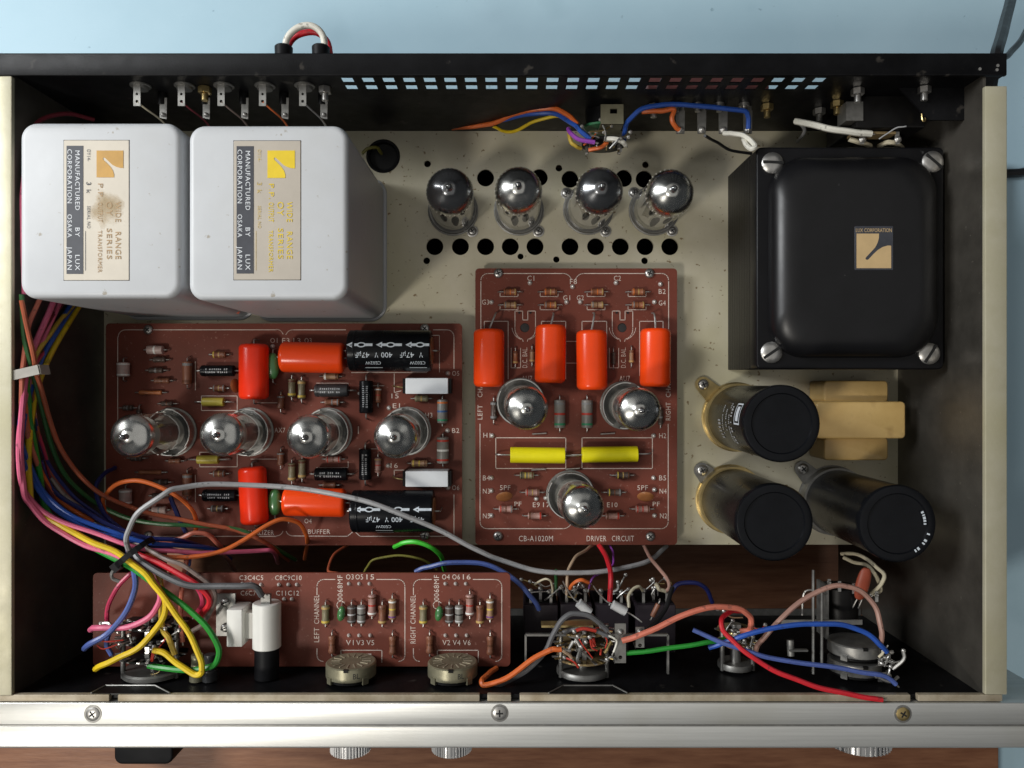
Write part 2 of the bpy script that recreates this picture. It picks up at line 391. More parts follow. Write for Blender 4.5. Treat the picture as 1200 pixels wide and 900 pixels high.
def wire(label, colour, r, pts, z=None, tip=True, name='wire', cat='wire', group=None, sub=7, tip0=False):
    """A sleeved wire through pixel points (px, py[, z]); bare tinned ends are parts."""
    P = []
    n = len(pts)
    for i, p in enumerate(pts):
        zz = p[2] if len(p) > 2 else (z if not isinstance(z, tuple) else z[0] + (z[1] - z[0]) * i / (n - 1))
        q = W(p[0], p[1], zz); q.x = max(q.x, -219.5 + r); P.append(q)
    sp = spline(P, sub)
    ph = [random.uniform(0, 6.28) for _ in range(6)]
    for i, v in enumerate(sp):
        s_ = i / sub; k_ = min(1.0, i / 6, (len(sp) - 1 - i) / 6) * 0.2
        v.x += k_ * (math.sin(s_ * 2.3 + ph[0]) + .6 * math.sin(s_ * 5.1 + ph[1])); v.y += k_ * (math.sin(s_ * 1.9 + ph[2]) + .6 * math.sin(s_ * 4.7 + ph[3])); v.z += k_ * .8 * math.sin(s_ * 2.7 + ph[4])
    o = tag(MB().sweep(sp, r).build(name, 'wire_' + colour), label, cat, group)
    for on, a, b in ((tip, sp[-1], sp[-2]), (tip0, sp[0], sp[1])):
        if on:
            d = (a - b).normalized()
            MB().cyl(a - d * 0.3, a + d * 1.8, 0.42, 0.34, seg=6).build('bare_end', 'solder', o)
    return o

def phillips(c, r, parent, mat='steel', h=1.6, rot=0.5, washer=False, slot=False, axis=(0, 0, 1)):
    c = Vector(c)
    b = MB()
    if washer: b.lathe([(0, r * 1.3), (0.5, r * 1.3), (0.6, r * 1.2)], c, axis, 20)
    b.lathe([(0, r), (h * 0.45, r), (h * 0.8, r * 0.8), (h, r * 0.45)], c, axis, 18)
    s_ = b.build('screw', mat, parent, angle=50)
    m = MB()
    if slot: m.box(c + Vector((0, 0, h * 0.92)), (r * 1.9, r * 0.26, h * 0.25), rot)
    else:
        m.box(c + Vector((0, 0, h * 0.9)), (r * 1.05, r * 0.24, h * 0.3), rot); m.box(c + Vector((0, 0, h * 0.9)), (r * 0.24, r * 1.05, h * 0.31), rot)
    m.build('recess', 'hole_black', s_, smooth=False)
    return s_

def hexnut(c, axis, parent, r=2.6, h=2.4, mat='steel', bolt=5.0, name='nut'):
    a = Vector(axis).normalized()
    n = MB().lathe([(0, r * 0.95), (0.2, r), (h - 0.2, r), (h, r * 0.93)], c, a, 6).build(name, mat, parent, smooth=False)
    MB().cyl(Vector(c) + a * h, Vector(c) + a * (h + bolt * 0.5), r * 0.52, seg=12, ch=0.25).build('bolt_end', mat, n)
    return n

# ================================================================== THE SETTING
Z_RIM, Z_BENCH, Z_WOOD, Z_LOW = 77.0, -108.0, -90.0, -76.0
structure(MB().prism([(-1600, -1200), (1600, -1200), (1600, 1500), (-1600, 1500)], Z_BENCH - 20, Z_BENCH).build('bench_top', 'bench_blue', smooth=False, origin=(0, 0, Z_BENCH)))
wb_ = MB().rbox(-700, 321, -520, 152, Z_BENCH, Z_WOOD, 3, 1.2)
tag(wb_.build('wooden_board', 'board_wood'), 'reddish brown wooden board lying on the blue bench under the amplifier', 'board')

# ================================================================== CHASSIS
XL, XR, YB, YF = -221.0, 209.0, 137.0, -138.0        # inner faces of the walls
ch = thing('amplifier_chassis', 'open black steel amplifier chassis with bare metal plate and side rails', 'chassis', (0, 0, Z_LOW))
# steel plate with punched holes
holes = []
for (x, y, r) in [(509.5, 289, 10), (539.5, 289, 10), (569, 289, 10), (598, 289, 10), (627, 289, 10), (668, 289, 10), (698, 289, 10), (727, 289, 10), (756, 289, 10), (785, 289, 10),
                  (569, 208.5, 10), (668, 210, 10), (755, 210, 10), (632, 208, 10), (731, 209, 10),
                  (501, 192, 4), (655, 197, 4), (756.5, 193, 4), (500, 305.5, 4), (610, 300.5, 3.6), (652, 304, 3.8), (755.5, 305.5, 4), (449, 183, 19)]:
    p = W(x, y, 0); holes.append(circle((p.x, p.y), mmpx(r, 0), 22 if r > 5 else 14))
MB().prism([(XL, -87), (XR, -87), (XR, YB), (XL, YB)], -1.6, 0, holes).build('base_plate', 'plate_zinc', ch, smooth=False)
MB().box(((XL + XR) / 2, -86.4, -7.0), (XR - XL, 1.2, 10.6)).build('plate_lip', 'plate_zinc', ch)
MB().box(((XL + XR) / 2, 27, -70), (XR - XL - 1, 219, 1.2)).build('light_blocker', 'chassis_black', ch)  # added black sheet below the plate, blocks light so the holes look dark
# rear wall pierced by two rows of vent slots, with a folded top flange
def rear_wall():
    vents = []
    for i in range(24):
        px = 410 + i * 23.7
        x = (px - 600) * (ZC - 65) / F
        for (z0, z1) in ((66.6, 72.2), (58.2, 63.6)): vents.append([(x - 2.6, z0), (x + 2.6, z0), (x + 2.6, z1), (x - 2.6, z1)])
    b = MB().prism([(-231, Z_LOW), (218.6, Z_LOW), (218.6, Z_RIM - 1.4), (-231, Z_RIM - 1.4)], 0, 0.5, vents)
    b.v = [Vector((v.x, YB + 0.5 - v.z, v.y)) for v in b.v]       # stand the sheet up: its top face looks to the front
    return b
rw = rear_wall(); rw.f = [f for f in rw.f]
wall = rw.build('rear_panel', 'chassis_black', ch, smooth=False)
fl = MB().rbox(-231, 218.6, 136.2, 146.2, Z_RIM - 1.4, Z_RIM, 0.6, 0.5, 3, 2)
fl.build('rear_flange', 'chassis_black', ch)
for px, py in ((1148, 81), (1169, 77), (1168, 82)):
    p = W(px, py, Z_RIM); MB().cyl((p.x, p.y, Z_RIM - 0.2), (p.x, p.y, Z_RIM + 0.3), 0.7, seg=8).build('rivet', 'steel', ch)
# side walls with passivated top rails
for x0, x1, nm in ((XL - 1.4, XL, 'l'), (XR, XR + 1.4, 'r')):
    MB().box(((x0 + x1) / 2, (YB + YF) / 2, (Z_LOW + Z_RIM) / 2 - 1), (1.4, YB - YF, Z_RIM - Z_LOW - 2)).build('side_panel', 'side_steel', ch)
MB().rbox(XL - 9.6, XL + 0.1, -137.6, 136.0, Z_RIM - 2, Z_RIM, 0.5, 0.4, 3, 2).build('side_rail', 'rail_olive', ch)
MB().rbox(XR - 0.1, XR + 9.6, -137.2, 131.6, Z_RIM - 2, Z_RIM, 0.5, 0.4, 3, 2).build('side_rail', 'rail_olive', ch)
MB().prism([(XR - 16, 122), (XR - 0.05, 122), (XR - 0.05, 136.9), (XR - 30, 136.9)], 60, 61.2).build('corner_gusset', 'chassis_black', ch, smooth=False)
# front sub-panel: black wall, tan folded lip in four lengths with gaps
MB().box(((XL + XR) / 2 , YF - 0.9, (Z_RIM - 42) / 2 - 1.5), (XR - XL + 2.6, 1.6, Z_RIM + 42 - 3)).build('front_panel', 'chassis_black', ch)
MB().box(((XL + XR) / 2, YF + 1.4, -43.6), (XR - XL - 1, 4.2, 1.2)).build('front_bottom_flange', 'dull_steel', ch)
for a, b in ((-12, 127), (137, 562), (571, 599), (609, 1068), (1077, 1176)):
    x0, x1 = W(a, 0, Z_RIM).x, W(b, 0, Z_RIM).x
    MB().rbox(x0, x1, -140.4, -137.4, Z_RIM - 3, Z_RIM - 0.6, 0.4, 0.35, 2, 2).build('front_lip', 'rail_tan', ch)
# trapezoid mounting plates against the front wall
for cx, cy in ((153.5, 806), (689, 804)):
    pts = [W(cx - 46, 817, 75), W(cx - 29, cy, 66.5), W(cx + 29, cy, 66.5), W(cx + 46, 817, 75)]
    pts = [Vector((p.x, -137.0, z)) for p, z in zip(pts, (75.5, 67, 67, 75.5))]
    m = MB().sweep(spline(pts, 1), 0.4, 6)
    br = m.build('mounting_bracket', 'dull_steel', ch)
    b = MB().prism([(p.x, p.z) for p in pts[::-1]], 0, 0.8); b.v = [Vector((v.x, -137.9 + v.z, v.y)) for v in b.v]
    b.build('bracket_face', 'bakelite', br, smooth=False)

# faceplate: two aluminium ledges, screwed from above
fp = thing('front_faceplate', 'long brushed aluminium front plate with stepped top edge and three crosshead screws', 'faceplate', (0, -151, -70))
MB().rbox(-252, 262, -150.6, -140.7, 60, Z_RIM, 0.5, 0.5, 3, 3).build('inner_ledge', 'aluminium', fp)
MB().rbox(-252, 262, -161.2, -150.75, -70, Z_RIM - 0.5, 0.5, 1.1, 3, 4).build('outer_plate', 'aluminium', fp)
MB().box((5, -150.75, Z_RIM - 0.15), (514, 0.5, 0.5)).build('ridge', 'dull_steel', fp)
for i, (px, py) in enumerate(((109, 836.5), (585.5, 835.5), (1058, 836.5))):
    p = W(px, py, Z_RIM)
    MB().lathe([(0, 3.9), (0.25, 3.9), (0.3, 3.6)], (p.x, p.y, Z_RIM - 0.1), (0, 0, 1), 22).build('countersink', 'dull_steel', fp)
    phillips((p.x, p.y, Z_RIM + 0.1), 3.0, fp, 'steel' if i < 2 else 'brass', 0.7, 0.6 + i)

# knobs on the front, of which only the rims reach out past the plate
for lab, px, w, z, y1 in (('ribbed silver tone knob standing below the left channel potentiometer', 407, 47, 25, -187.3), ('ribbed silver tone knob standing below the right channel potentiometer', 528, 47, 25, -187),
                          ('wide silver volume knob in front of the dual volume potentiometer', 1013, 74, 25, -183.5)):
    x = (px - 600) * (ZC - z - 8) / F; r = mmpx(w, z + 8) / 2
    k = tag(MB().lathe([(0, r * 0.95), (0.6, r), (y1 * -1 - 161.6 - 0.8, r * 0.97), (-y1 - 161.6, r * 0.88)], (x, -161.3, z), (0, -1, 0), 48).build('control_knob', 'knob_alu', origin=(x, -161.3, z)), lab, 'knob')
    rb = MB()
    for i in range(40):
        a = 2 * math.pi * i / 40
        rb.box((x + math.cos(a) * r * 0.985, -161.3 + (y1 + 160.5) / 2, z + math.sin(a) * r * 0.985), (0.7, -y1 - 164.5, 0.7))
    rb.build('knurling', 'knob_alu', k)
# feet
for lab, px, dx, y0 in (('black block foot sticking out under the front plate beside the bright wood', 168, 37, -239),):
    x = W(px, 889, -66).x
    ft = MB().rbox(x - dx / 2, x + dx / 2, y0, -135, Z_WOOD, -66, 5.0, 1.5, 5, 3)
    f_ = ft.build('foot', 'rubber'); tag(f_, lab, 'foot')
    MB().cyl((x, -150, -66.5), (x, -150, -64.5), 4.5, seg=16).build('foot_screw', 'dull_steel', f_)
for x, y, lab in ((-190, 110, 'black rubber rear foot under the white transformers'), (180, 110, 'black rubber rear foot under the black transformer')):
    tag(MB().cyl((x, y, Z_WOOD), (x, y, Z_LOW), 11, 9, 24, 1).build('foot', 'rubber'), lab, 'foot')

# ================================================================== OUTPUT TRANSFORMERS
EMB = [(0, 0), (1, 0), (1, .65), (.9, .655), (.75, .61), (.62, .53), (.5, .42), (.35, .26), (.30, .235), (.255, .27), (.27, .31), (.42, .47), (.54, .6), (.61, .74), (.645, .87), (.65, 1), (0, 1)]
def emblem(cx, cy, z, s, rot):
    M = Matrix.Rotation(rot, 3, 'Z'); o = []
    for (a, b) in EMB:
        q = M @ Vector(((a - .5) * s, (b - .5) * s, 0)); o.append((cx + q.x, cy + q.y))
    return MB().prism(o, z, z + 0.05)
def output_transformer(label, x0, x1, y0, y1, lab, tone):
    zt = 91.0
    t = thing('output_transformer', label, 'transformer', ((x0 + x1) / 2, (y0 + y1) / 2, 0), 'white output transformers')
    MB().rbox(x0, x1, y0, y1, 1.2, zt, 6.8, 2.7, 8, 6).build('cover', 'white_enamel', t)
    MB().rbox(x0 - 1.6, x1 + 1.6, y0 - 1.6, y1 + 1.6, 0, 1.3, 9.0, 0.5, 8, 2).build('base_flange', 'white_enamel', t)
    lx0, ly1 = W(lab[0], lab[1], zt).xy; lx1, ly0 = W(lab[2], lab[3], zt).xy
    z = zt + 0.02
    pl = MB().rbox(lx0, lx1, ly0, ly1, zt - 0.2, z + 0.20, 0.4, 0.15, 2, 1).build('name_plate', 'label_cream' if tone == 0 else 'label_grey', t)
    ed = MB().strip([(lx0, ly0), (lx1, ly0), (lx1, ly1), (lx0, ly1), (lx0, ly0)], 0.35, z + 0.02); ed.build('plate_edge', 'print_black', t, smooth=False)
    zz = z + 0.32
    LW, LH = lx1 - lx0, ly1 - ly0
    P = lambda u, v: (lx0 + u * LW, ly1 - v * LH)             # u to the right, v downwards on the plate
    bx0, by1 = P(0.045, 0.04); bx1, by0 = P(0.30, 0.955)
    MB().prism([(bx0, by0), (bx1, by0), (bx1, by1), (bx0, by1)], zz - 0.06, zz).build('black_bar', 'label_black', pl, smooth=False)
    def tx(s, u, v0, v1, h, zq=0.05):
        m = MB(); a = P(u, (v0 + v1) / 2); m.text(s, (a[0], a[1], zz + zq), h, -math.pi / 2, (v1 - v0) * LH, 1.12); return m
    m = MB()
    for s, u, v0, v1 in (('MANUFACTURED', .215, .075, .50), ('BY', .215, .625, .69), ('LUX', .215, .82, .93), ('CORPORATION', .095, .065, .45), ('OSAKA', .095, .53, .695), ('JAPAN', .095, .76, .925)):
        q = tx(s, u, v0, v1, LW * 0.07); m.add(q.v, q.f)
    m.build('white_lettering', 'white_ceramic', pl, smooth=False)
    e = P(0.71, 0.17); emblem(e[0], e[1], zz - 0.03, LW * 0.41, -math.pi / 2).build('emblem', 'gold_ochre' if tone == 0 else 'gold_yellow', pl, smooth=False)
    if tone == 0:
        st = MB(); c0 = P(0.66, 0.49)
        st.prism([(c0[0] - 7.5, c0[1] - 8.5), (c0[0] + 7.5, c0[1] - 8.5), (c0[0] + 7.5, c0[1] + 8.5), (c0[0] - 7.5, c0[1] + 8.5)], zz - 0.06, zz - 0.035)
        st.build('glue_stain', 'label_stain', pl, smooth=False)
    m = MB()
    for s, u, v0, v1, h in (('WIDE', .835, .44, .585, .095), ('RANGE', .835, .655, .85, .095), ('OY', .70, .44, .54, .105), ('SERIES', .70, .63, .85, .085), ('P.P.', .565, .31, .42, .085), ('OUTPUT', .56, .445, .585, .085), ('TRANSFORMER', .555, .645, .945, .07)):
        q = tx(s, u, v0, v1, LW * h * 0.9); m.add(q.v, q.f)
    m.build('series_lettering', 'print_brown' if tone == 0 else 'gold_yellow', pl, smooth=False)
    m = MB()
    for s, u, v0, v1, h in (('OY14-', .385, .065, .15, .055), ('SERIAL NO', .385, .47, .63, .05), ('3 k', .385, .30, .38, .07)):
        q = tx(s, u, v0, v1, LW * h); m.add(q.v, q.f)
    a, b = P(.335, .65), P(.335, .93); m.strip([a, b], 0.18, zz)
    m.build('serial_lettering', 'label_black' if tone == 0 else 'gold_faded', pl, smooth=False)
    return t
output_transformer('white enamelled transformer with brown glue stain on its cream name plate', -208.7, -140.2, 36.2, 110.9, (75, 164.5, 151.5, 328.5), 0)
output_transformer('white enamelled transformer with grey name plate and bright yellow emblem', -137.2, -69.3, 35.4, 109.8, (274, 165, 352.5, 328), 1)

# ================================================================== POWER TRANSFORMER
pt = thing('power_transformer', 'large black power transformer with domed cover and four slotted screws', 'transformer', (161, 60, 0))
x0, x1, y0, y1 = 116.5, 206.0, 7.0, 113.0
MB().box((161.2, 60, 20.6), (88.4, 104.6, 41)).build('lamination_stack', 'lamination', pt)
lm = MB()
for k in range(9): lm.box((161.2, 60, 4 + k * 4.2), (88.52, 104.72, 0.25))
lm.build('lamination_edge', 'transformer_black', pt)
MB().rbox(x0, x1, y0, y1, 41, 50, 2.5, 1.0, 4, 3).build('end_frame', 'transformer_black', pt)
# domed bell: stacked rounded rings
bell = MB(); vs, fs = [], []; n = 0
rings = []
for i in range(13):
    a = i / 12; h = 50.0 + 11.0 * math.sin(math.pi / 2 * a) ** 0.8; ins = 5.5 + 12.5 * (1 - math.cos(math.pi / 2 * a))
    rings.append((ins, h))
sg = 10
for ins, z in rings:
    rc = 17.0
    for (cx, cy, a0) in ((x1 - ins - rc, y1 - ins - rc, 0), (x0 + ins + rc, y1 - ins - rc, 90), (x0 + ins + rc, y0 + ins + rc, 180), (x1 - ins - rc, y0 + ins + rc, 270)):
        for k in range(sg + 1):
            a = math.radians(a0 + 90 * k / sg); vs.append((cx + rc * math.cos(a), cy + rc * math.sin(a), z))
m_ = 4 * (sg + 1)
for i in range(len(rings) - 1):
    for k in range(m_): fs.append((i * m_ + k, i * m_ + (k + 1) % m_, (i + 1) * m_ + (k + 1) % m_, (i + 1) * m_ + k))
fs.append(tuple(range((len(rings) - 1) * m_, len(rings) * m_)))
bell.add(vs, fs).build('bell_cover', 'enamel_black', pt, angle=60)
for px, py, rt in ((904.5, 191.5, -0.05), (1092, 190, -0.7), (903.5, 413, 0.6), (1088, 414.5, 1.0)):
    p = W(px, py, 50); phillips((p.x, p.y, 50), 5.1, pt, 'steel', 2.2, rt, slot=True)
ez = 61.02
ex0, ey1 = W(1001.5, 265, ez).xy; ex1, ey0 = W(1046.5, 316.5, ez).xy
nm = MB().rbox(ex0, ex1, ey0, ey1, ez - 0.2, ez + 0.2, 0.4, 0.1, 2, 1).build('name_plate', 'label_black', pt)
a = W(1024, 269.8, ez + .2); MB().text('LUX CORPORATION', (a.x, a.y, ez + 0.24), mmpx(4.4, ez), 0, mmpx(42, ez)).build('lettering', 'emblem_gold', nm, smooth=False)
a = W(1024, 294, ez + .2); emblem(a.x, a.y, ez + 0.2, mmpx(40.5, ez), 0).build('emblem', 'emblem_gold', nm, smooth=False)

# ================================================================== VACUUM TUBES
def frame_pts(b, t):
    return Vector(b), (Vector(t) - Vector(b)).normalized(), (Vector(t) - Vector(b)).length
def small_tube(label, bpx, tpx, zb, dome='getter_silver', level=0.30, group=None, r=10.4, shield=True, turn=0.0):
    b = W(bpx[0], bpx[1], zb); t = W(tpx[0], tpx[1], zb + 50)
    p, ax, L = frame_pts(b, t)
    T = thing('vacuum_tube', label, 'vacuum tube', b, group)
    sk = MB().lathe([(0, 12.8), (1.2, 12.8), (1.2, 11.6)], b, (0, 0, 1), 30).build('socket', 'dull_steel', T)
    # metal skirt of the socket: a ring with two notches
    ring = MB()
    for k in range(40):
        a0, a1 = 2 * math.pi * k / 40, 2 * math.pi * (k + 1) / 40
        if k in (9, 10, 29, 30): continue
        hgt = 8.5 if (k % 20) not in (6, 7, 8, 11, 12, 13) else 6.0
        q = []
        for rr, zz in ((11.7, 0.8), (12.2, 0.8), (12.2, hgt), (11.7, hgt)):
            for an in (a0, a1): q.append(b + Vector((math.cos(an + turn) * rr, math.sin(an + turn) * rr, zz)))
        ring.add(q, [(0, 1, 3, 2), (2, 3, 5, 4), (4, 5, 7, 6), (6, 7, 1, 0)])
    ring.build('socket_skirt', 'tin', T)
    MB().lathe([(0.5, 9.2), (5.5, 9.2), (6.5, 8.8)], p, ax, 24).build('pin_base', 'anode_grey', T)
    g = [(3, r * 0.93), (5, r), (L - 10, r)]
    g = g[:2] + [(L - 8.5, r)]
    for dt, k in ((-7.4, .985), (-6.4, .94), (-5.6, .87), (-5.0, .79), (-4.45, .69), (-3.9, .58), (-3.3, .46), (-2.7, .35), (-2.0, .26)): g.append((L + dt, r * k))
    g += [(L - 0.8, 1.9), (L + 1.0, 1.7), (L + 2.2, 1.1), (L + 2.6, 0.25)]
    env = MB().lathe(g, p, ax, 36, cap=(False, True)).build('glass_envelope', 'tube_glass', T)
    # silver getter film just inside the dome
    g2 = [(t_, max(r_ - 0.35, 0.1)) for t_, r_ in g if L * (1 - level) <= t_ < L - 1]
    g2 = [(L * (1 - level) - 1.0, r - 0.35)] + g2
    MB().lathe(g2, p, ax, 36, cap=(False, True)).build('getter_film', dome, T)
    MB().lathe([(L - 1.6, 1.5), (L + 1.4, 1.2), (L + 2.1, 0.5)], p, ax, 14).build('exhaust_tip', 'getter_dark', T)
    w = ax.cross(Vector((0, 1, 0))).normalized()
    an = MB()
    for sgn in (-1, 1):
        c = p + ax * (L * 0.40) + w * (sgn * 3.9)
        an.lathe([(-L * 0.23, 3.0), (-L * 0.23 + 0.3, 3.2), (L * 0.23, 3.2), (L * 0.23 + 0.2, 2.9)], c, ax, 8, squash=1.5)
    an.build('anode', 'anode_grey', T)
    for tt in (0.14, 0.66): MB().lathe([(L * tt, r - 1.3), (L * tt + 0.5, r - 1.3)], p, ax, 20).build('mica_spacer', 'mica', T)
    rd = MB()
    for k in range(5):
        aa = 2 * math.pi * k / 5; o = (w * math.cos(aa) + ax.cross(w) * math.sin(aa)) * 6.4
        rd.cyl(p + o + ax * 6, p + o + ax * (L * 0.66), 0.35, seg=6)
    rd.build('support_rod', 'steel', T)
    return T
EQ = 'preamplifier tubes on the equalizer board'
small_tube('small clear topped glass tube on the equalizer board beside the dark side wall', (203, 506), (145, 512), 12, 'getter_silver', 0.17, EQ, turn=0.3)
small_tube('small glass tube with cloudy dome beside the dull yellow capacitors', (293, 506), (253, 510), 12, 'getter_silver', 0.17, EQ, turn=0.2)
small_tube('small glass tube on equalizer board right of the AX7 print', (385, 506), (357, 513), 12, 'getter_silver', 0.17, EQ, turn=0.1)
small_tube('small silver topped glass tube between the two white boxed capacitors', (477, 505), (461, 513), 12, 'getter_silver', 0.17, EQ)
DR = 'driver tubes on the driver board'
small_tube('small silver topped tube below the AU7 print beside LEFT CHANNEL', (610, 471), (618.5, 480), 9, 'getter_silver', 0.19, DR, turn=0.9)
small_tube('small silver topped tube below the AU7 print beside RIGHT CHANNEL', (731, 475), (752.5, 481), 9, 'getter_silver', 0.19, DR, turn=-0.4)
small_tube('small silver topped tube below the two bright yellow capacitors', (668, 579), (686, 597), 9, 'getter_silver', 0.19, DR, turn=0.8)

def power_tube(label, bpx, tpx, dark, screws):
    b = W(bpx[0], bpx[1], 0); t = W(tpx[0], tpx[1], 59)
    p, ax, L = frame_pts(b, t); r = 11.4
    T = thing('power_tube', label, 'vacuum tube', b, 'power tubes in a row on the steel plate')
    MB().lathe([(0, 13.6), (0.9, 13.6), (1.1, 12.9), (2.4, 12.6)], b, (0, 0, 1), 32).build('socket_ring', 'dull_steel', T)
    MB().lathe([(0.5, 10.6), (4, 10.6), (5, 10)], p, ax, 24).build('pin_base', 'anode_grey', T)
    g = [(1.2, r * 1.06), (4, r * 1.06), (L * 0.45, r), (L - 11, r)]
    g[-1] = (L - 11.5, r)
    for dt, k in ((-10.0, .985), (-8.6, .95), (-7.4, .89), (-6.4, .815), (-5.5, .72), (-4.7, .61), (-3.9, .49), (-3.1, .37), (-2.3, .27)): g.append((L + dt, r * k))
    g += [(L - 1.2, 2.0), (L + 0.8, 1.9), (L + 2.0, 1.2), (L + 2.4, 0.3)]
    MB().lathe(g, p, ax, 40, cap=(False, True)).build('glass_envelope', 'tube_glass', T)
    g2 = [(L - (16.0 if dark else 13.5), r - 0.35)] + [(a_, max(b_ - 0.35, 0.1)) for a_, b_ in g if L - 12 <= a_ < L - 1.4]
    MB().lathe(g2, p, ax, 40, cap=(False, True)).build('getter_film', 'getter_dark' if dark else 'getter_silver', T)
    MB().lathe([(L - (17.2 if dark else 14.5), r - 0.3), (L - (16.0 if dark else 13.5), r - 0.3)], p, ax, 40, cap=(False, False)).build('getter_edge', 'getter_rust', T)
    MB().lathe([(L - 2.0, 1.7), (L + 1.2, 1.4), (L + 1.9, 0.6)], p, ax, 14).build('exhaust_tip', 'getter_dark', T)
    w = ax.cross(Vector((0, 1, 0))).normalized(); u = ax.cross(w)
    ring = MB()
    for k in range(32):
        a = 2 * math.pi * k / 32; c = p + ax * (L - 12.0) + (w * math.cos(a) + u * math.sin(a)) * (r + 0.05)
        ring.lathe([(-0.3, 0.42), (0.12, 0.36)], c, (w * math.cos(a) + u * math.sin(a)), 6)
    ring.build('crimp_ring', 'mica', T)
    an = MB()
    for sgn in (-1, 1):
        an.box(p + ax * (L * 0.42) + w * (sgn * 4.2), (3.4, 10.5, L * 0.5), 0, ax.to_track_quat('Z', 'Y').to_matrix())
    an.build('anode', 'sleeve_dark', T)
    for tt in (0.17, 0.68): MB().lathe([(L * tt, r - 1.0), (L * tt + 0.5, r - 1.0)], p, ax, 20).build('mica_spacer', 'mica', T)
    rd = MB()
    for k in range(6):
        aa = 2 * math.pi * k / 6; o = (w * math.cos(aa) + u * math.sin(aa)) * 8.2
        rd.cyl(p + o + ax * 4, p + o + ax * (L * 0.68), 0.4, seg=6)
    rd.build('support_rod', 'steel', T)
    for px, py in screws:
        q = W(px, py, 0.4); phillips((q.x, q.y, 0.1), 2.4, T, 'steel', 1.6, px, washer=True)
power_tube('dark topped power tube next to the white transformer', (531, 247), (526, 219), True, [(553.5, 271)])
power_tube('mirror topped power tube beside the dark topped one near the white transformer', (608, 247), (607.5, 217), False, [(631, 271)])
power_tube('dark topped power tube under the round socket on the rear wall', (689, 246), (706, 218), True, [(664, 226.5), (709.5, 271)])
power_tube('mirror topped power tube next to the black power transformer', (766, 247), (790, 221), False, [(743, 226), (787.5, 270.5)])

# ================================================================== BIG CAN CAPACITORS
def can_cap(label, top, ear, text):
    zt = 71.0; t = W(top[0], top[1], zt); r = mmpx(45.0, zt)
    T = thing('can_capacitor', label, 'capacitor', (t.x, t.y, 0), 'black can capacitors on the steel plate')
    c = Vector((t.x, t.y, 0))
    MB().lathe([(1.5, r - 0.5), (3, r - 0.2), (60, r - 0.2), (zt - 4.2, r - 0.2), (zt - 4.0, r + 0.25), (zt - 1.2, r + 0.25), (zt - 0.3, r - 0.3), (zt, r - 1.1), (zt - 0.1, r * 0.80), (zt - 0.9, r * 0.77), (zt - 0.95, r * 0.5), (zt - 0.95, 0.2)], c, (0, 0, 1), 56).build('can', 'sleeve_black', T)
    cl = MB().lathe([(0, r + 1.6), (0.6, r + 1.6), (0.8, r + 0.9), (7.5, r + 0.9), (7.6, r - 0.1)], c, (0, 0, 1), 48).build('clamp_ring', 'brass' if text != 3 else 'dull_steel', T)
    e = W(ear[0], ear[1], 1); d = (Vector((e.x, e.y, 0)) - c); d.z = 0; L = d.length; d.normalize(); nn = Vector((-d.y, d.x, 0)) * 4.2
    o = [c + d * (r + 0.5) - nn * 1.25, c + d * L - nn] + [c + d * L + d * (math.sin(a) * 4.2) - nn * math.cos(a) for a in [math.pi * k / 8 for k in range(1, 8)]] + [c + d * L + nn, c + d * (r + 0.5) + nn * 1.25]
    MB().prism([(q.x, q.y) for q in o], 0.9, 2.0).build('clamp_ear', 'brass' if text == 1 else 'dull_steel', T, smooth=False)
    phillips((e.x, e.y, 2.0), 2.9, T, 'steel', 1.6, ear[0], washer=False)
    if text == 1:       # label panel printed on the sleeve, readable from the left
        m = MB()
        def wrapt(s, ang, zc, h, w=None):
            vs, fs, tw = ticks(len(s) + 3, len(s)); sx = w; out = []
            for (a_, b_) in vs:
                an = math.radians(ang) - (a_ * sx) / r
                out.append(c + Vector((math.cos(an) * (r + 0.02), math.sin(an) * (r + 0.02), zc + b_ * h)))
            m.add(out, fs)
        wrapt('200uF 450WV', 183, 50.5, 2.8, 21); wrapt('CE 62 ELECTROLYTIC', 183, 47, 1.7, 20); wrapt('85 C  MAX', 178, 42, 1.7, 11); wrapt('LUX', 195, 30, 5, 11); wrapt('NEGATIVE CAN', 178, 36, 1.7, 15)
        m.build('sleeve_lettering', 'print_grey', T, smooth=False)
        m = MB()
        for (a0, a1, z0, z1) in ((150, 183, 62.9, 63.6), (150, 183, 55.4, 56.1), (149.5, 152, 55.4, 63.6), (181, 183.5, 55.4, 63.6), (155, 178, 57.6, 61.4)):
            n = 6; q = []
            for k in range(n + 1):
                an = math.radians(a0 + (a1 - a0) * k / n)
                for zq in (z0, z1): q.append(c + Vector((math.cos(an) * (r + 0.04), math.sin(an) * (r + 0.04), zq)))
            m.add(q, [(2 * k, 2 * k + 1, 2 * k + 3, 2 * k + 2) for k in range(n)])
        m.build('sleeve_badge', 'print_white', T, smooth=False)
    if text == 3:
        m = MB()
        def ringt(s, a0, rad, h):
            for i, chh in enumerate(s):
                if chh == ' ': continue
                an = math.radians(a0 + i * 6.4)
                m.box((c.x + math.cos(an) * rad, c.y + math.sin(an) * rad, zt + 0.02), (h * .8, h * (.4 + .2 * (i % 3)), .04), an)
        ringt('CE 62 W', -57, r - 2.9, 1.7); ringt('500uF', 0, r * 0.70, 1.5)
        m.build('rim_lettering', 'print_white', T, smooth=False)
    return T
can_cap('black can capacitor with printed sleeve between the black transformer and paper-wrapped choke', (916.5, 496.5), (823.5, 450.5), 1)
can_cap('plain black can capacitor at the plate edge next to the driver board', (908, 612.5), (822, 551), 2)
can_cap('black can capacitor with white rim lettering beside the bare side wall', (1052.5, 614), (940, 549), 3)

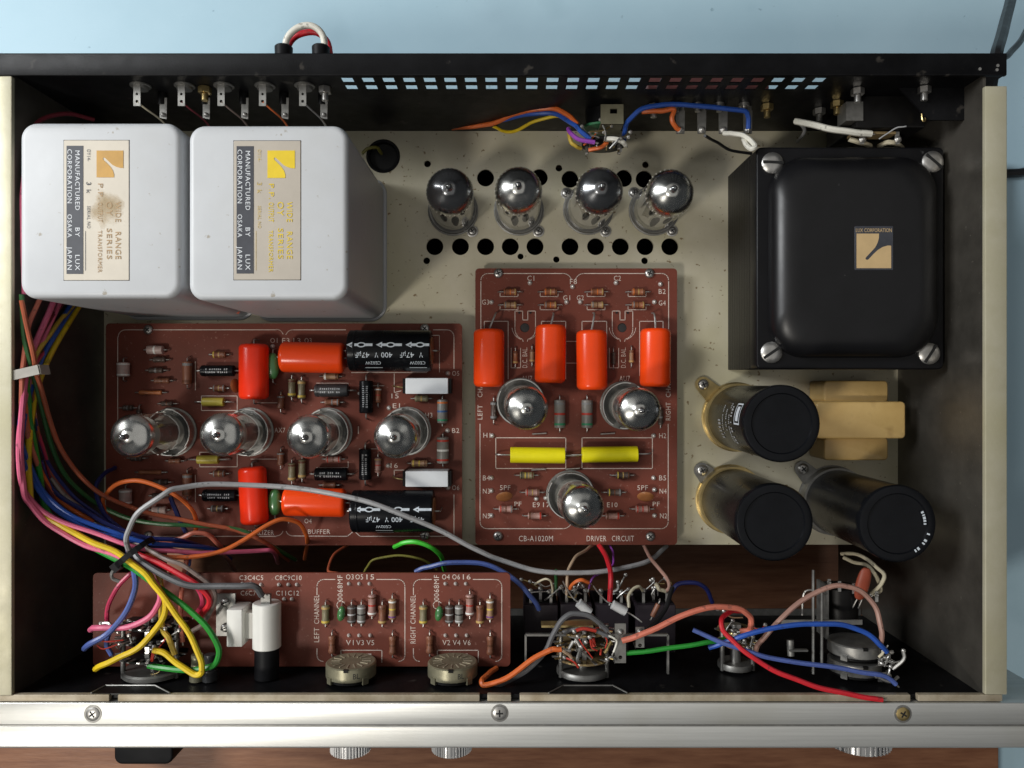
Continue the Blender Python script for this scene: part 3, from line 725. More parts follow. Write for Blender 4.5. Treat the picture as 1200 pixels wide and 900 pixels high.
# paper-wrapped choke
ck = thing('choke', 'tan paper-wrapped choke of three stacked blocks under the black transformer', 'choke', tuple(W(1008, 492, 0)))
for nm_, a, zt, rr in (('side_winding', (966, 446, 1041, 472), 20, 2.0), ('core_wrap', (956.5, 470.5, 1061.5, 514), 27, 2.2), ('side_winding', (966, 513, 1041, 539.5), 20, 2.0)):
    p0, p1 = W(a[0], a[1], zt), W(a[2], a[3], zt)
    MB().rbox(p0.x, p1.x, p1.y, p0.y, 0.4, zt, rr, 0.9, 4, 3).build(nm_, 'paper_tan', ck)

# ================================================================== CIRCUIT BOARDS
def board(name, label, box, zt, screws, hls=()):
    p0, p1 = W(box[0], box[1], zt), W(box[2], box[3], zt)
    T = thing(name, label, 'circuit board', ((p0.x + p1.x) / 2, (p0.y + p1.y) / 2, zt - 1.6))
    o = []
    for (cx, cy, a0) in ((p1.x - 2, p0.y - 2, 0), (p0.x + 2, p0.y - 2, 90), (p0.x + 2, p1.y + 2, 180), (p1.x - 2, p1.y + 2, 270)): o += arc(cx, cy, 2, a0, a0 + 90, 4)
    hh = []
    for (x, y, r) in hls: q = W(x, y, zt); hh.append(circle((q.x, q.y), mmpx(r, zt), 14))
    MB().prism(o, zt - 1.6, zt, hh).build('board_sheet', 'pcb_red', T, smooth=False)
    for i, (x, y) in enumerate(screws):
        q = W(x, y, zt); phillips((q.x, q.y, zt), 2.5, T, 'steel', 1.5, x * 0.7 + i)
        MB().cyl((q.x, q.y, 0.1), (q.x, q.y, zt - 1.5), 2.2, seg=12).build('standoff', 'brass', T)
    return T
class Print:
    """White screen print of one board: lines and lettering lie just over the sheet."""
    def __init__(s, b, zt): s.b, s.z, s.t, s.l = b, zt, MB(), MB()
    def txt(s, st, x, y, h=6.6, rot=0, w=None, gap=1.1):
        q = W(x, y, s.z); MB().text(st, (q.x, q.y, s.z + 0.07), mmpx(h, s.z), math.radians(rot), mmpx(w, s.z) if w else None, gap).build('printed_word', 'silk', s.b, smooth=False); return s
    def line(s, pts, w=0.9):
        s.l.strip([W(x, y, s.z).xy[:] for x, y in pts], mmpx(w, s.z), s.z + 0.05); return s
    def rect(s, x0, y0, x1, y1, w=0.8): return s.line([(x0, y0), (x1, y0), (x1, y1), (x0, y1), (x0, y0)], w)
    def done(s):
        if s.l.v: s.l.build('printed_outline', 'silk', s.b, smooth=False)
def pads(b, zt, pts, r=2.9, mat='pad_tin'):
    for x, y in pts:
        q = W(x, y, zt)
        MB().lathe([(0, mmpx(r, zt)), (0.5, mmpx(r, zt) * 0.9), (1.1, mmpx(r, zt) * 0.55), (1.5, 0.15)], (q.x, q.y, zt), (0, 0, 1), 10).build('solder_pin', mat, b)
def corner(x, y, r, a0, a1, n=5):      # pixel-space arc (y down)
    return [(x + r * math.cos(math.radians(a0 + (a1 - a0) * k / n)), y + r * math.sin(math.radians(a0 + (a1 - a0) * k / n))) for k in range(n + 1)]

ZD, ZE, ZT = 9.0, 12.0, 46.0
db = board('driver_board', 'red-brown driver circuit board marked CB-A1020M with four orange capacitors', (557, 314.5, 793.5, 638.5), ZD, [(584, 320.5), (761, 320.5), (583.5, 628), (762, 628.5)], [(615, 384, 5.5), (729, 384, 5.5)])
eb = board('equalizer_board', 'red-brown equalizer circuit board in the shade below the white transformers', (124, 379, 541.5, 639), ZE, [(174, 386.5), (498, 385), (174, 628), (498, 627)])
tb = board('tone_board', 'narrow red-brown tone control board behind the two potentiometers', (109, 671.5, 598, 781), ZT, [])

# ------------------------------------------------------------------ prints and pins
p = Print(db, ZD)
p.line([(563.5, 400), (563.5, 329)] + corner(571.5, 328.5, 8, 180, 270) + [(660, 320.5)] + corner(660, 330.5, 10, 270, 340))
p.line([(783.5, 400), (783.5, 329)] + corner(775.5, 328.5, 8, 0, -90) + [(684, 320.5)] + corner(684, 330.5, 10, 270, 200))
p.line([(562.5, 497), (562.5, 611)] + corner(570.5, 611.5, 8, 180, 90) + [(660, 619.5)] + corner(660, 609.5, 10, 90, 30))
p.line([(783, 497), (783, 611)] + corner(775, 611.5, 8, 0, 90) + [(686, 619.5)] + corner(686, 609.5, 10, 90, 150))
for s, x, y, h in (('C1', 622, 326, 5.8), ('F8', 672, 330, 5.8), ('C2', 723.5, 326, 5.8), ('B2', 776, 341.5, 5.8), ('G3', 569, 354, 5.8), ('G1', 664, 349, 5.8), ('G2', 680, 349, 5.8), ('G4', 776, 355, 5.8),
                   ('AU7', 617.5, 443.5, 6.2), ('AU7', 732, 443.5, 6.2), ('H1', 570.5, 510, 5.6), ('H2', 776.5, 510.5, 5.8), ('B4', 570, 560, 5.8), ('B5', 776.5, 560, 5.8), ('N3', 570, 575.5, 5.8), ('N4', 777, 575.5, 5.8),
                   ('N5', 570, 604.5, 5.8), ('N2', 777.5, 604.5, 5.8), ('5PF', 592, 571.5, 5.6), ('5PF', 753, 571.5, 5.6), ('PF', 607, 590.5, 5.2), ('PF', 769, 590.5, 5.2), ('E9', 628.5, 591.5, 5.6), ('17', 640.5, 591.5, 5.6), ('E10', 717.5, 591.5, 5.6)):
    p.txt(s, x, y, h, w=len(s) * 4.1)
p.txt('CB-A1020M', 628, 631, 6.4, w=40).txt('DRIVER', 699, 631, 6.4, w=23).txt('CIRCUIT', 730, 631, 6.4, w=26)
p.txt('D.C. BAL.', 615, 419, 5.6, 90, 24).txt('D.C. BAL.', 730.5, 419, 5.6, 90, 24)
p.txt('LEFT', 562.5, 483, 5.6, 90, 17).txt('CHANNEL', 562.5, 448, 5.6, 90, 35).txt('RIGHT', 783, 482, 5.6, 90, 21).txt('CHANNEL', 783, 448, 5.6, 90, 35)
for x in (598, 645, 700, 748):
    for y in (342, 357.5): p.line([(x - 12, y + 1.5), (x - 12, y + 5.5), (x + 9, y + 5.5), (x + 9, y + 2)], 0.7)
for cx in (615.5, 729.5):      # trimmer outline
    p.line([(cx - 3, 375), (cx - 3, 364.5), (cx - 12, 364.5), (cx - 12, 384)] + corner(cx, 386, 12, 180, 105) + [(cx - 2.5, 400)], 0.8)
    p.line([(cx + 3, 375), (cx + 3, 364.5), (cx + 12, 364.5), (cx + 12, 384)] + corner(cx, 386, 12, 0, 75) + [(cx + 2.5, 400)], 0.8)
    p.line([(cx - 3, 375), (cx + 3, 375)], 0.8); p.line(corner(cx, 383, 15.5, 175, 110), 0.7); p.line(corner(cx, 383, 15.5, 5, 70), 0.7)
for x0, x1 in ((567.5, 595.5), (634.5, 663), (682, 711), (749.5, 777)): p.line([(x0, 440), (x0, 376.5), (x1, 376.5), (x1, 444)], 0.8)
p.rect(581, 513, 663, 549, 0.9); p.rect(682, 513, 764.5, 549, 0.9)
p.line([(664, 400), (676, 400)], 0.8); p.line([(664, 425.5), (676, 425.5)], 0.8)
for x, y in ((604, 419), (719, 419)): p.line([(x - 5, y - 11), (x - 5, y + 12), (x + 6, y + 12), (x + 6, y - 11)], 0.7)
p.done()
pads(db, ZD, [(621, 331.5), (671, 336), (722, 331.5), (774, 333), (576, 354), (664, 354), (680, 354), (767, 354), (577, 510.5), (766, 510.5), (576, 560), (766, 560), (576, 575), (767, 574), (576, 604), (767, 604), (628.5, 584.5), (639.5, 583.5)])
for cx in (615, 729):
    q = W(cx, 384, ZD); MB().lathe([(-1.4, 2.6), (-0.6, 2.4), (-0.5, 1.0)], (q.x, q.y, ZD), (0, 0, 1), 14).build('trimmer_screw', 'print_black', db)
    for dx in (-6.5, 6.5): q = W(cx + dx, 366.5, ZD); MB().cyl((q.x, q.y, ZD), (q.x, q.y, ZD + 0.5), 0.6, seg=8).build('solder_pin', 'hole_black', db)
for x, y in ((632, 508), (712, 508), (631, 550), (671, 549)):
    a, b = W(x - 8, y + 0.5, ZD), W(x + 8, y - 0.5, ZD)
    MB().sweep([a, a + Vector((0, 0, 1.3)), b + Vector((0, 0, 1.3)), b], 0.38, 6).build('jumper_link', 'solder', db)

p = Print(eb, ZE)
p.line([(138, 500), (138, 395)] + corner(147, 395, 8.5, 180, 270) + [(324, 386.5)] + corner(324, 394, 8, 270, 340))
p.line([(335, 392)] + corner(343, 394.5, 8, 200, 270) + [(405, 386.5)]); p.line([(412, 436.5), (500, 436.5)]); p.line([(508, 386.5), (524, 386.5)] + corner(524, 394.5, 8, 270, 360) + [(532, 432)])
p.line([(178, 628.5), (324, 628.5)] + corner(324, 620, 8, 90, 20)); p.line(corner(343, 620, 8, 160, 90) + [(407, 628.5), (415, 622)])
p.line([(417, 624), (422, 628.5), (532, 628.5), (532, 580)])
p.rect(236, 464, 278, 481, 0.8); p.rect(234, 530, 278, 547, 0.8)
p.line([(229, 424), (229, 457)], 0.8); p.line([(229, 557), (229, 588)], 0.8); p.line([(462, 438), (462, 460), (470, 458)], 0.8); p.line([(462, 558), (462, 551), (520, 550)], 0.8)
p.line([(371, 449), (408, 449), (408, 457)], 0.7); p.line([(371, 548), (408, 548), (408, 541)], 0.7); p.line([(421, 452), (450, 452)], 0.6); p.line([(421, 526), (450, 526)], 0.6)
p.line([(420, 500), (420, 508)], 1.0); p.line([(505, 393), (515, 393), (515, 436)], 0.7); p.line([(302, 472), (328, 472)], 0.7); p.line([(294, 538), (328, 538)], 0.7)
for s, x, y in (('O1', 321, 399), ('E3', 335, 399), ('13', 348, 399), ('O3', 361, 399), ('O5', 534, 437.5), ('15', 463, 464), ('E1', 464.5, 475.5), ('H3', 502.5, 486.5), ('B2', 534, 504.5), ('16', 462, 545.5), ('O6', 534, 571.5), ('AX7', 328, 504), ('14', 342, 610.5), ('O4', 361, 610.5)):
    p.txt(s, x, y, 5.6, w=len(s) * 4.2)
p.txt('EQUALIZER', 303, 624, 5.6, w=36).txt('BUFFER', 374, 623, 5.4, w=26)
p.done()
pads(eb, ZE, [(319.5, 406), (525, 437.5), (456, 478), (500, 492.5), (524.5, 504.5), (455, 545.5), (525, 571.5), (228, 638)])
for x, y in ((421, 461), (431, 556)): q = W(x, y, ZE); MB().cyl((q.x, q.y, ZE), (q.x, q.y, ZE + 0.6), 0.8, seg=8).build('solder_pin', 'solder', eb)

p = Print(tb, ZT)
for x0, x1, t in ((371.5, 474.5, 'LEFT'), (484.5, 588, 'RIGHT')):
    p.line([(x0, 697), (x0, 688)] + corner(x0 + 8, 687, 8, 180, 270) + [(x0 + 21, 679)]); p.line([(x0 + 70, 679), (x1 - 8, 679)] + corner(x1 - 8, 687, 8, 270, 360) + [(x1, 768)] + corner(x1 - 7, 768, 7, 0, 90))
    p.line([(x0, 760), (x0, 768)] + corner(x0 + 7, 768, 7, 180, 90)); p.txt(t, x0 - 0.5, 744, 6, 90, 17 if t == 'LEFT' else 20).txt('CHANNEL', x0 - 0.5, 714, 6, 90, 34)
    p.txt('.0068MF', x0 + 27, 690, 6, 90, 32); p.line([(x0 + 28, 776), (x0 + 28, 762), (x0 + 76, 762), (x0 + 76, 776)], 0.9); [p.line([(x0 + 38 + 4.4 * k, 767), (x0 + 40.6 + 4.4 * k, 767)], 2.2) for k in range(6)]
    p.line(corner(x0 + 28, 709, 5, 90, 330), 0.8)
for s, x in (('O3', 410), ('O5', 421), ('15', 434), ('O4', 522.5), ('O6', 534.5), ('16', 547)): p.txt(s, x, 676, 6, w=9)
for s, x in (('V1', 410), ('V3', 422), ('V5', 434), ('V2', 523), ('V4', 535), ('V6', 547)): p.txt(s, x, 753, 6, w=9)
p.txt('C3C4C5', 294.5, 677, 5.6, w=28).txt('C8C9C10', 338, 677, 5.6, w=31).txt('C6C7', 291, 695, 5.6, w=18).txt('C11C12', 337, 695, 5.6, w=27)
p.done()
pads(tb, ZT, [(409, 684), (421, 684), (433, 684), (522, 684), (534, 684), (546, 684), (409, 744.5), (421, 744.5), (434, 744.5), (522, 744.5), (534.5, 744.5), (547, 744.5), (284, 684), (294, 684), (306, 685), (327, 685), (338, 685), (348, 685), (333, 702), (342, 702)], 2.4)

# ------------------------------------------------------------------ axial parts
MESH = {}
def shared(key, maker, mat):
    if key not in MESH:
        m = maker(); me = bpy.data.meshes.new(key[0]); me.from_pydata([(v * S)[:] for v in m.v], [], m.f); me.materials.append(MAT[mat])
        me.shade_smooth(); me.set_sharp_from_angle(angle=math.radians(40)); me.validate(); MESH[key] = me
    return MESH[key]
def child(name, me, parent, loc=(0, 0, 0)):
    o = bpy.data.objects.new(name, me); C.objects.link(o); o.parent = parent; o.location = Vector(loc) * S; return o
def resistor(label, px, py, zb, vert, L=16, D=8.6, body='brown', bands='', bone=True, group=None, lead=6.5, tilt=0.0, name='resistor', cat='resistor', lift=0.3):
    r = mmpx(D, zb) / 2; l = mmpx(L, zb); z = zb + r + lift; q = W(px, py, z)
    def mk():
        if bone: pr = [(-l / 2, r * .45), (-l / 2 + .25, r * .85), (-l / 2 + .8, r), (-l * .30, r), (-l * .24, r * .86), (l * .24, r * .86), (l * .30, r), (l / 2 - .8, r), (l / 2 - .25, r * .85), (l / 2, r * .45)]
        else: pr = [(-l / 2, r * .6), (-l / 2 + .3, r * .95), (-l / 2 + .6, r), (l / 2 - .6, r), (l / 2 - .3, r * .95), (l / 2, r * .6)]
        return MB().lathe(pr, (0, 0, 0), (1, 0, 0), 14)
    o = bpy.data.objects.new(name, shared(('%s_body' % name, L, D, body, bone, zb), mk, 'body_' + body)); C.objects.link(o)
    o.location = q * S; o.rotation_euler = (0, 0, (math.pi / 2 if vert else 0) + tilt)
    ORG[o] = q; tag(o, label, cat, group)
    n = len(bands)
    for i, bc in enumerate(bands):
        t = -0.36 + (0.72 * i / max(n - 1, 1)) if n > 1 else 0
        rr = r * (1.015 if (not bone or abs(t) > 0.3) else 0.885); w = l * (0.075 if n > 2 else 0.11)
        child('color_band', shared(('color_band', round(rr, 3), round(w, 3), bc), lambda: MB().lathe([(-w / 2, rr * .98), (-w / 2, rr), (w / 2, rr), (w / 2, rr * .98)], (0, 0, 0), (1, 0, 0), 14), 'band_' + bc), o, (t * l, 0, 0))
    ll = mmpx(lead, zb)
    for sg in (-1, 1):
        me = shared(('lead', L, D, lead, zb, sg), lambda: MB().sweep([Vector((sg * (l / 2 - .3), 0, 0)), Vector((sg * (l / 2 + ll * .7), 0, 0)), Vector((sg * (l / 2 + ll), 0, -r * .5)), Vector((sg * (l / 2 + ll), 0, -(r + lift)))], 0.33, 6), 'solder')
        child('lead', me, o)
    return o
def wrap(mb, verts, faces, c, axis, r, flip=False):
    """Lay flat (u along the axis, v across) print on a horizontal cylinder, v measured from its crest."""
    ax = Vector(axis).normalized(); sd = Vector((0, 0, 1)).cross(ax); out = []
    for (u, v) in verts:
        a = v / r; out.append(Vector(c) + ax * u + sd * (math.sin(a) * r) + Vector((0, 0, math.cos(a) * r)))
    mb.add(out, faces)
def axial_cap(label, px, py, zb, vert, L, D, mat, end=1.6, squash=0.9, lead=10, name='film_capacitor', cat='capacitor', group=None, tilt=0.0, lift=1.0, lead_up=None, flat=False):
    r = mmpx(D, zb + 8) / 2; l = mmpx(L, zb + 8); z = zb + r * squash + lift; q = W(px, py, z); l *= (ZC - z) / (ZC - zb - 8); r *= (ZC - z) / (ZC - zb - 8)
    a = (math.pi / 2 if vert else 0) + tilt; ax = Vector((math.cos(a), math.sin(a), 0))
    e = min(end, r * .8); pr = []
    for k in range(6):
        an = math.pi / 2 * k / 5; pr.append((-l / 2 + e * (1 - math.sin(an)), r - e * (1 - math.cos(math.pi / 2 - an)) if False else r - e + e * math.sin(math.acos(max(-1, min(1, 1 - math.sin(an)))))))
    pr = [(-l / 2 + e * (1 - math.cos(t)), r - e + e * math.sin(t)) for t in [math.pi / 2 * k / 5 for k in range(6)]]
    pr = pr + [(-t, rr) for t, rr in pr[::-1]]
    T = thing(name, label, cat, (q.x, q.y, zb), group)
    MB().lathe(pr, q, ax, 28, squash).build('body', mat, T)
    if lead:
        ll = mmpx(lead, zb)
        for sg in (-1, 1):
            s = q + ax * (sg * (l / 2 - .4)); t = q + ax * (sg * (l / 2 + ll)); g = Vector((t.x, t.y, zb))
            MB().sweep(spline([s, q + ax * (sg * (l / 2 + ll * .6)), t + Vector((0, 0, -1.5)), g], 4), 0.42, 6).build('lead', 'solder', T)
    return T, q, ax, l, r

# ---- driver board
for i, (x, a, b) in enumerate(((598, 'nearest the G3 print', 'C1'), (645, 'beside the G1 print', 'F8'), (700, 'beside the G2 print', 'F8'), (748, 'beside the G4 print', 'B2'))):
    resistor('rust striped resistor in the outer row of the driver board %s' % ('above G3', 'above G1', 'above G2', 'above G4')[i], x, 342, ZD, False, 15.5, 8.2, 'rust', 'odn' if i % 2 else 'nod', group='gate resistors on the driver board')
    resistor('striped resistor in the inner row of the driver board %s' % a, x, 357.3, ZD, False, 15, 8, 'tan' if i % 2 == 0 else 'rust', 'end' if i != 1 else 'eod', group='gate resistors on the driver board')
for i, (px, y0, y1, lab) in enumerate(((573, 385.5, 453.5, 'overhanging the LEFT CHANNEL border'), (645, 380.5, 449, 'between the left trimmer and the board middle'), (693.5, 387, 457, 'between the right trimmer and the board middle'), (768, 385, 453.5, 'overhanging the RIGHT CHANNEL border'))):
    T, q, ax, l, r = axial_cap('glossy orange film capacitor on the driver board ' + lab, px, (y0 + y1) / 2, ZD, True, y1 - y0, 36, 'orange_dip', 2.6, 0.85, 0, group='orange coupling capacitors', tilt=(0.0, -0.015, 0.01, -0.01)[i], lift=1.5)
    lx = (581, 648, 695, 764)[i]
    for sg in (1, -1):
        s = q + ax * (sg * (l / 2 - .5)); tip = W(lx, 367, ZD) if sg > 0 else Vector((q.x, q.y - l / 2 + 1.5, ZD))
        m = tip + Vector((0, -1.0 * sg, 6.5 if sg > 0 else 2))
        MB().sweep(spline([s, (s + m) / 2 + Vector((0, 0, 1)), m, tip], 4), 0.5, 6).build('lead', 'solder', T)
for x, y, lab, bd in ((604, 419, 'beside the D.C. BAL. print near the left orange capacitor', 'rust'), (623.5, 417, 'between the D.C. BAL. print and the second orange capacitor', 'tan'), (719, 420, 'between the third orange capacitor and the D.C. BAL. print', 'dark'), (740, 418, 'beside the D.C. BAL. print near the right orange capacitor', 'tan')):
    resistor('small %s resistor %s' % ({'rust': 'rust brown', 'tan': 'tan', 'dark': 'dark'}[bd], lab), x, y, ZD, True, 15, 6.2, bd, 'dn' if bd != 'dark' else '', lead=5)
for x, lab in ((656, 'nearer the left AU7 tube'), (688, 'nearer the right AU7 tube')):
    resistor('grey resistor with red and green bands between the driver tubes, ' + lab, x, 485, ZD, True, 33, 13, 'grey', 'gre' , False, lead=5, group='grey banded resistors between the driver tubes')
resistor('slim dark resistor beside the LEFT print and left AU7 tube', 578.5, 481, ZD, True, 22, 7.5, 'dark', 'ee', lead=5)
resistor('slim dark resistor beside the RIGHT print and right AU7 tube', 774, 489, ZD, True, 18, 6.5, 'dark', 'e', lead=4)
for x0, x1, yc, lab, t in ((598, 662, 533.5, 'nearer the H1 pin', 0.012), (682, 747, 532.5, 'nearer the H2 pin', -0.015)):
    T, q, ax, l, r = axial_cap('bright yellow axial film capacitor on the driver board ' + lab, (x0 + x1) / 2, yc, ZD, False, x1 - x0, 18.6, 'yellow_film', 0.35, 1.0, 16, group='bright yellow capacitors on the driver board', tilt=-t, lift=0.6)
for x, y, bd, bn, lab in ((617.5, 557, 'olive', 'kydn', 'beside the B4 pin'), (730, 557, 'dark', 'ydn', 'near the B5 pin'), (624, 577, 'pink', 'rdn', 'beside the E9 pin'), (720, 577, 'dark', 'yne', 'right of the single lower tube'),
                          (593, 596.5, 'pink', 'rne', 'beside the N5 pin'), (753, 596.5, 'pink', 'rrn', 'beside the N2 pin'), (627, 604.5, 'pink', 'nr', 'above the CB-A1020M print'), (718, 604.5, 'pink', 'nr', 'above the CIRCUIT print')):
    resistor('small banded resistor on the driver board ' + lab, x, y, ZD, False, 17, 8.4, bd, bn, True, lead=6)
for x, lab in ((591, 'beside N3'), (756.5, 'beside N4')):
    q = W(x, 582, ZD + 4)
    T = thing('disc_capacitor', 'flat brown disc capacitor under the 5PF print ' + lab, 'capacitor', (q.x, q.y, ZD))
    ax = Vector((0.12, -0.75, 0.66)) if x < 600 else Vector((-0.12, -0.75, 0.66))
    MB().lathe([(-1.0, .3), (-.9, 2.6), (-.4, 4.0), (0, 4.4), (.4, 4.0), (.9, 2.6), (1.0, .3)], q, ax, 24).build('body', 'brown_disc', T)
    for sg in (-1, 1): MB().cyl((q.x + sg * 2, q.y - 1, ZD), (q.x + sg * 2, q.y, q.z), .3, seg=6).build('lead', 'solder', T)

# ---- equalizer board
R = 'resistors on the equalizer board'
for (x, y, v, L, D, bd, bn, lab) in (
    (182, 410, 0, 19, 10, 'pale', 'w', 'pale stubby resistor beside the shaded upper screw of the equalizer board'), (144.5, 433, 1, 17, 14, 'pale', 'ww', 'fat pale pink resistor near the upper corner of the equalizer board by the side wall'),
    (187, 421.5, 0, 15, 7, 'dark', '', 'dark resistor just below the pale stubby one on the equalizer board'), (183, 434, 0, 17, 7, 'dark', 'e', 'second dark resistor below the pale stubby one'), (190, 446, 0, 18, 7, 'brown', 'n', 'third dark brown resistor above the thin orange one'),
    (219.5, 437, 1, 27, 11, 'brown', 'ne', 'thick brown resistor lying between the dark resistors and black capacitor'), (176.5, 460, 0, 27, 5.2, 'orange', '', 'thin orange resistor above the tube by the side wall'), (176, 553.5, 0, 27, 5.2, 'rust', '', 'thin rust coloured resistor below the tube by the side wall'),
    (257, 415.5, 0, 16, 8, 'brown', 'ydn', 'brown resistor above the slim black capacitor at the first red capacitor'), (257, 455, 0, 15, 8, 'brown', 'ede', 'brown resistor between the slim black and dull yellow capacitors'),
    (257, 555, 0, 15, 8, 'brown', 'ede', 'brown resistor below the lower dull yellow capacitor'), (255, 596, 0, 16, 8, 'dark', 'ede', 'dark resistor below the lower slim black capacitor'),
    (188, 565, 0, 18, 7, 'dark', 'e', 'dark resistor below the thin rust coloured one'), (187, 597.5, 0, 17, 9, 'pale', 'e', 'pale resistor crossed by the grey and green wires'), (147, 582, 1, 18, 14, 'pale', 'ww', 'fat pale resistor inside the orange wire loop'),
    (219.5, 568, 1, 27, 11, 'brown', 'ne', 'thick brown resistor crossed by the orange wire loop'), (186, 581, 0, 15, 7, 'dark', '', 'dark resistor inside the orange wire loop'),
    (342, 454.5, 1, 21, 9, 'olive', 'yn', 'olive resistor beside the AX7 tube, upper pair, nearer the green capacitor'), (353.5, 456.5, 1, 22, 9, 'olive', 'yd', 'olive resistor beside the AX7 tube, upper pair, nearer the ribbed grey capacitor'),
    (342, 553, 1, 21, 9, 'olive', 'dn', 'olive resistor below the AX7 tube, lower pair, nearer the green capacitor'), (354, 549.5, 1, 22, 9, 'olive', 'dn', 'olive resistor below the AX7 tube, lower pair, nearer the black capacitor'),
    (388, 441, 0, 18, 8, 'tan', 'wn', 'tan resistor half under the long orange capacitor'), (389.5, 471.5, 0, 18, 8, 'brown', 'nee', 'brown resistor between the grey capacitor and third tube'), (391, 538, 0, 18, 8, 'pink', 'rnr', 'pinkish resistor under the third tube'),
    (443, 463, 1, 18, 8, 'rust', 'nrw', 'rust striped resistor right of the upper standing black capacitor'), (443, 545, 1, 18, 8, 'pink', 'nrd', 'pinkish striped resistor right of the lower standing black capacitor'),
    (329, 471, 1, 16, 8.5, 'brown', 'ne', 'brown resistor above the AX7 print'), (329, 537.5, 1, 16, 8.5, 'brown', 'ne', 'brown resistor below the AX7 print'),
    (494, 467, 0, 16, 8, 'olive', 'd', 'olive resistor half under the upper white boxed capacitor'), (491.5, 543, 0, 19, 8.5, 'tan', 'yyn', 'tan resistor above the lower white boxed capacitor'),
    (150, 478, 0, 12, 7, 'dark', 'e', 'short dark resistor above the first tube nearest the side wall'), (163, 485, 1, 11, 7, 'dark', '', 'short dark resistor above the first tube, upright'), (196, 473, 0, 14, 6, 'dark', 'n', 'slim dark resistor above the first tube socket'),
    (160, 537, 0, 14, 7, 'dark', 'e', 'dark resistor just below the first tube'), (205, 540, 0, 14, 7, 'brown', 'n', 'brown resistor just below the first tube socket'), (163, 610, 0, 14, 7, 'dark', '', 'dark resistor under the green wire'), (245, 505, 1, 14, 6, 'dark', '', 'dark resistor between the first and second tubes'),
    (386, 568.5, 0, 16, 7, 'brown', '', 'brown resistor half under the lower orange capacitor')):
    resistor(lab, x, y, ZE, bool(v), L, D, bd, bn, D < 9.5, group=R, lead=5)
resistor('grey resistor with orange, blue and green bands beside the B2 print', 518.5, 482, ZE, True, 28, 12, 'grey', 'gbo', False, lead=4)
resistor('thick brown resistor with one white band beside the B2 print', 519, 527.5, ZE, True, 31, 14, 'grey', 'rwr', False, lead=4)
for x, y, v, L, D, m, t, lab in ((297.5, 435.5, 1, 65, 34.5, 'red_dip', 0, 'red-orange film capacitor on equalizer board standing above the second tube'), (366.5, 419, 0, 75, 36, 'orange_dip', -0.02, 'long orange film capacitor beside the upper big black electrolytic'),
                                 (297, 580.5, 1, 67, 32.5, 'red_dip', 0.05, 'red-orange film capacitor crossed by the grey wire'), (369, 588.5, 0, 73, 33.5, 'orange_dip', -0.02, 'long orange film capacitor beside the lower big black electrolytic')):
    axial_cap(lab, x, y, ZE, bool(v), L, D, m, 2.4, 0.85, 5, group='orange capacitors on the equalizer board', tilt=t, lift=1.5)
for x, y, lab in ((319.5, 429, 'glossy green dipped capacitor between the upper red-orange and orange capacitors'), (322, 588.5, 'dark green dipped capacitor between the lower red-orange and orange capacitors')):
    q = W(x, y, ZE + 5); T = thing('dipped_capacitor', lab, 'capacitor', (q.x, q.y, ZE))
    MB().lathe([(-6.9 * math.cos(t), 3.55 * max(math.sin(t), .03) ** .8) for t in [math.pi * k / 14 for k in range(15)]], q, (0.03, 1, 0.02), 22, 0.8).build('body', 'green_dip', T)
    for sg in (-1, 1): MB().sweep([Vector((q.x, q.y + sg * 6.5, q.z)), Vector((q.x, q.y + sg * 8.5, q.z - .5)), Vector((q.x, q.y + sg * 9.2, ZE))], .35, 6).build('lead', 'solder', T)
for x, y, lab, lp in ((250, 471, 'small dull yellow capacitor printed in a white box above the second tube', 10), (244, 538.5, 'small dull yellow capacitor just below the second tube', 12)):
    axial_cap(lab, x, y, ZE, False, 25, 10, 'yellow_dull', 0.3, 1.0, lp, lift=0.4)
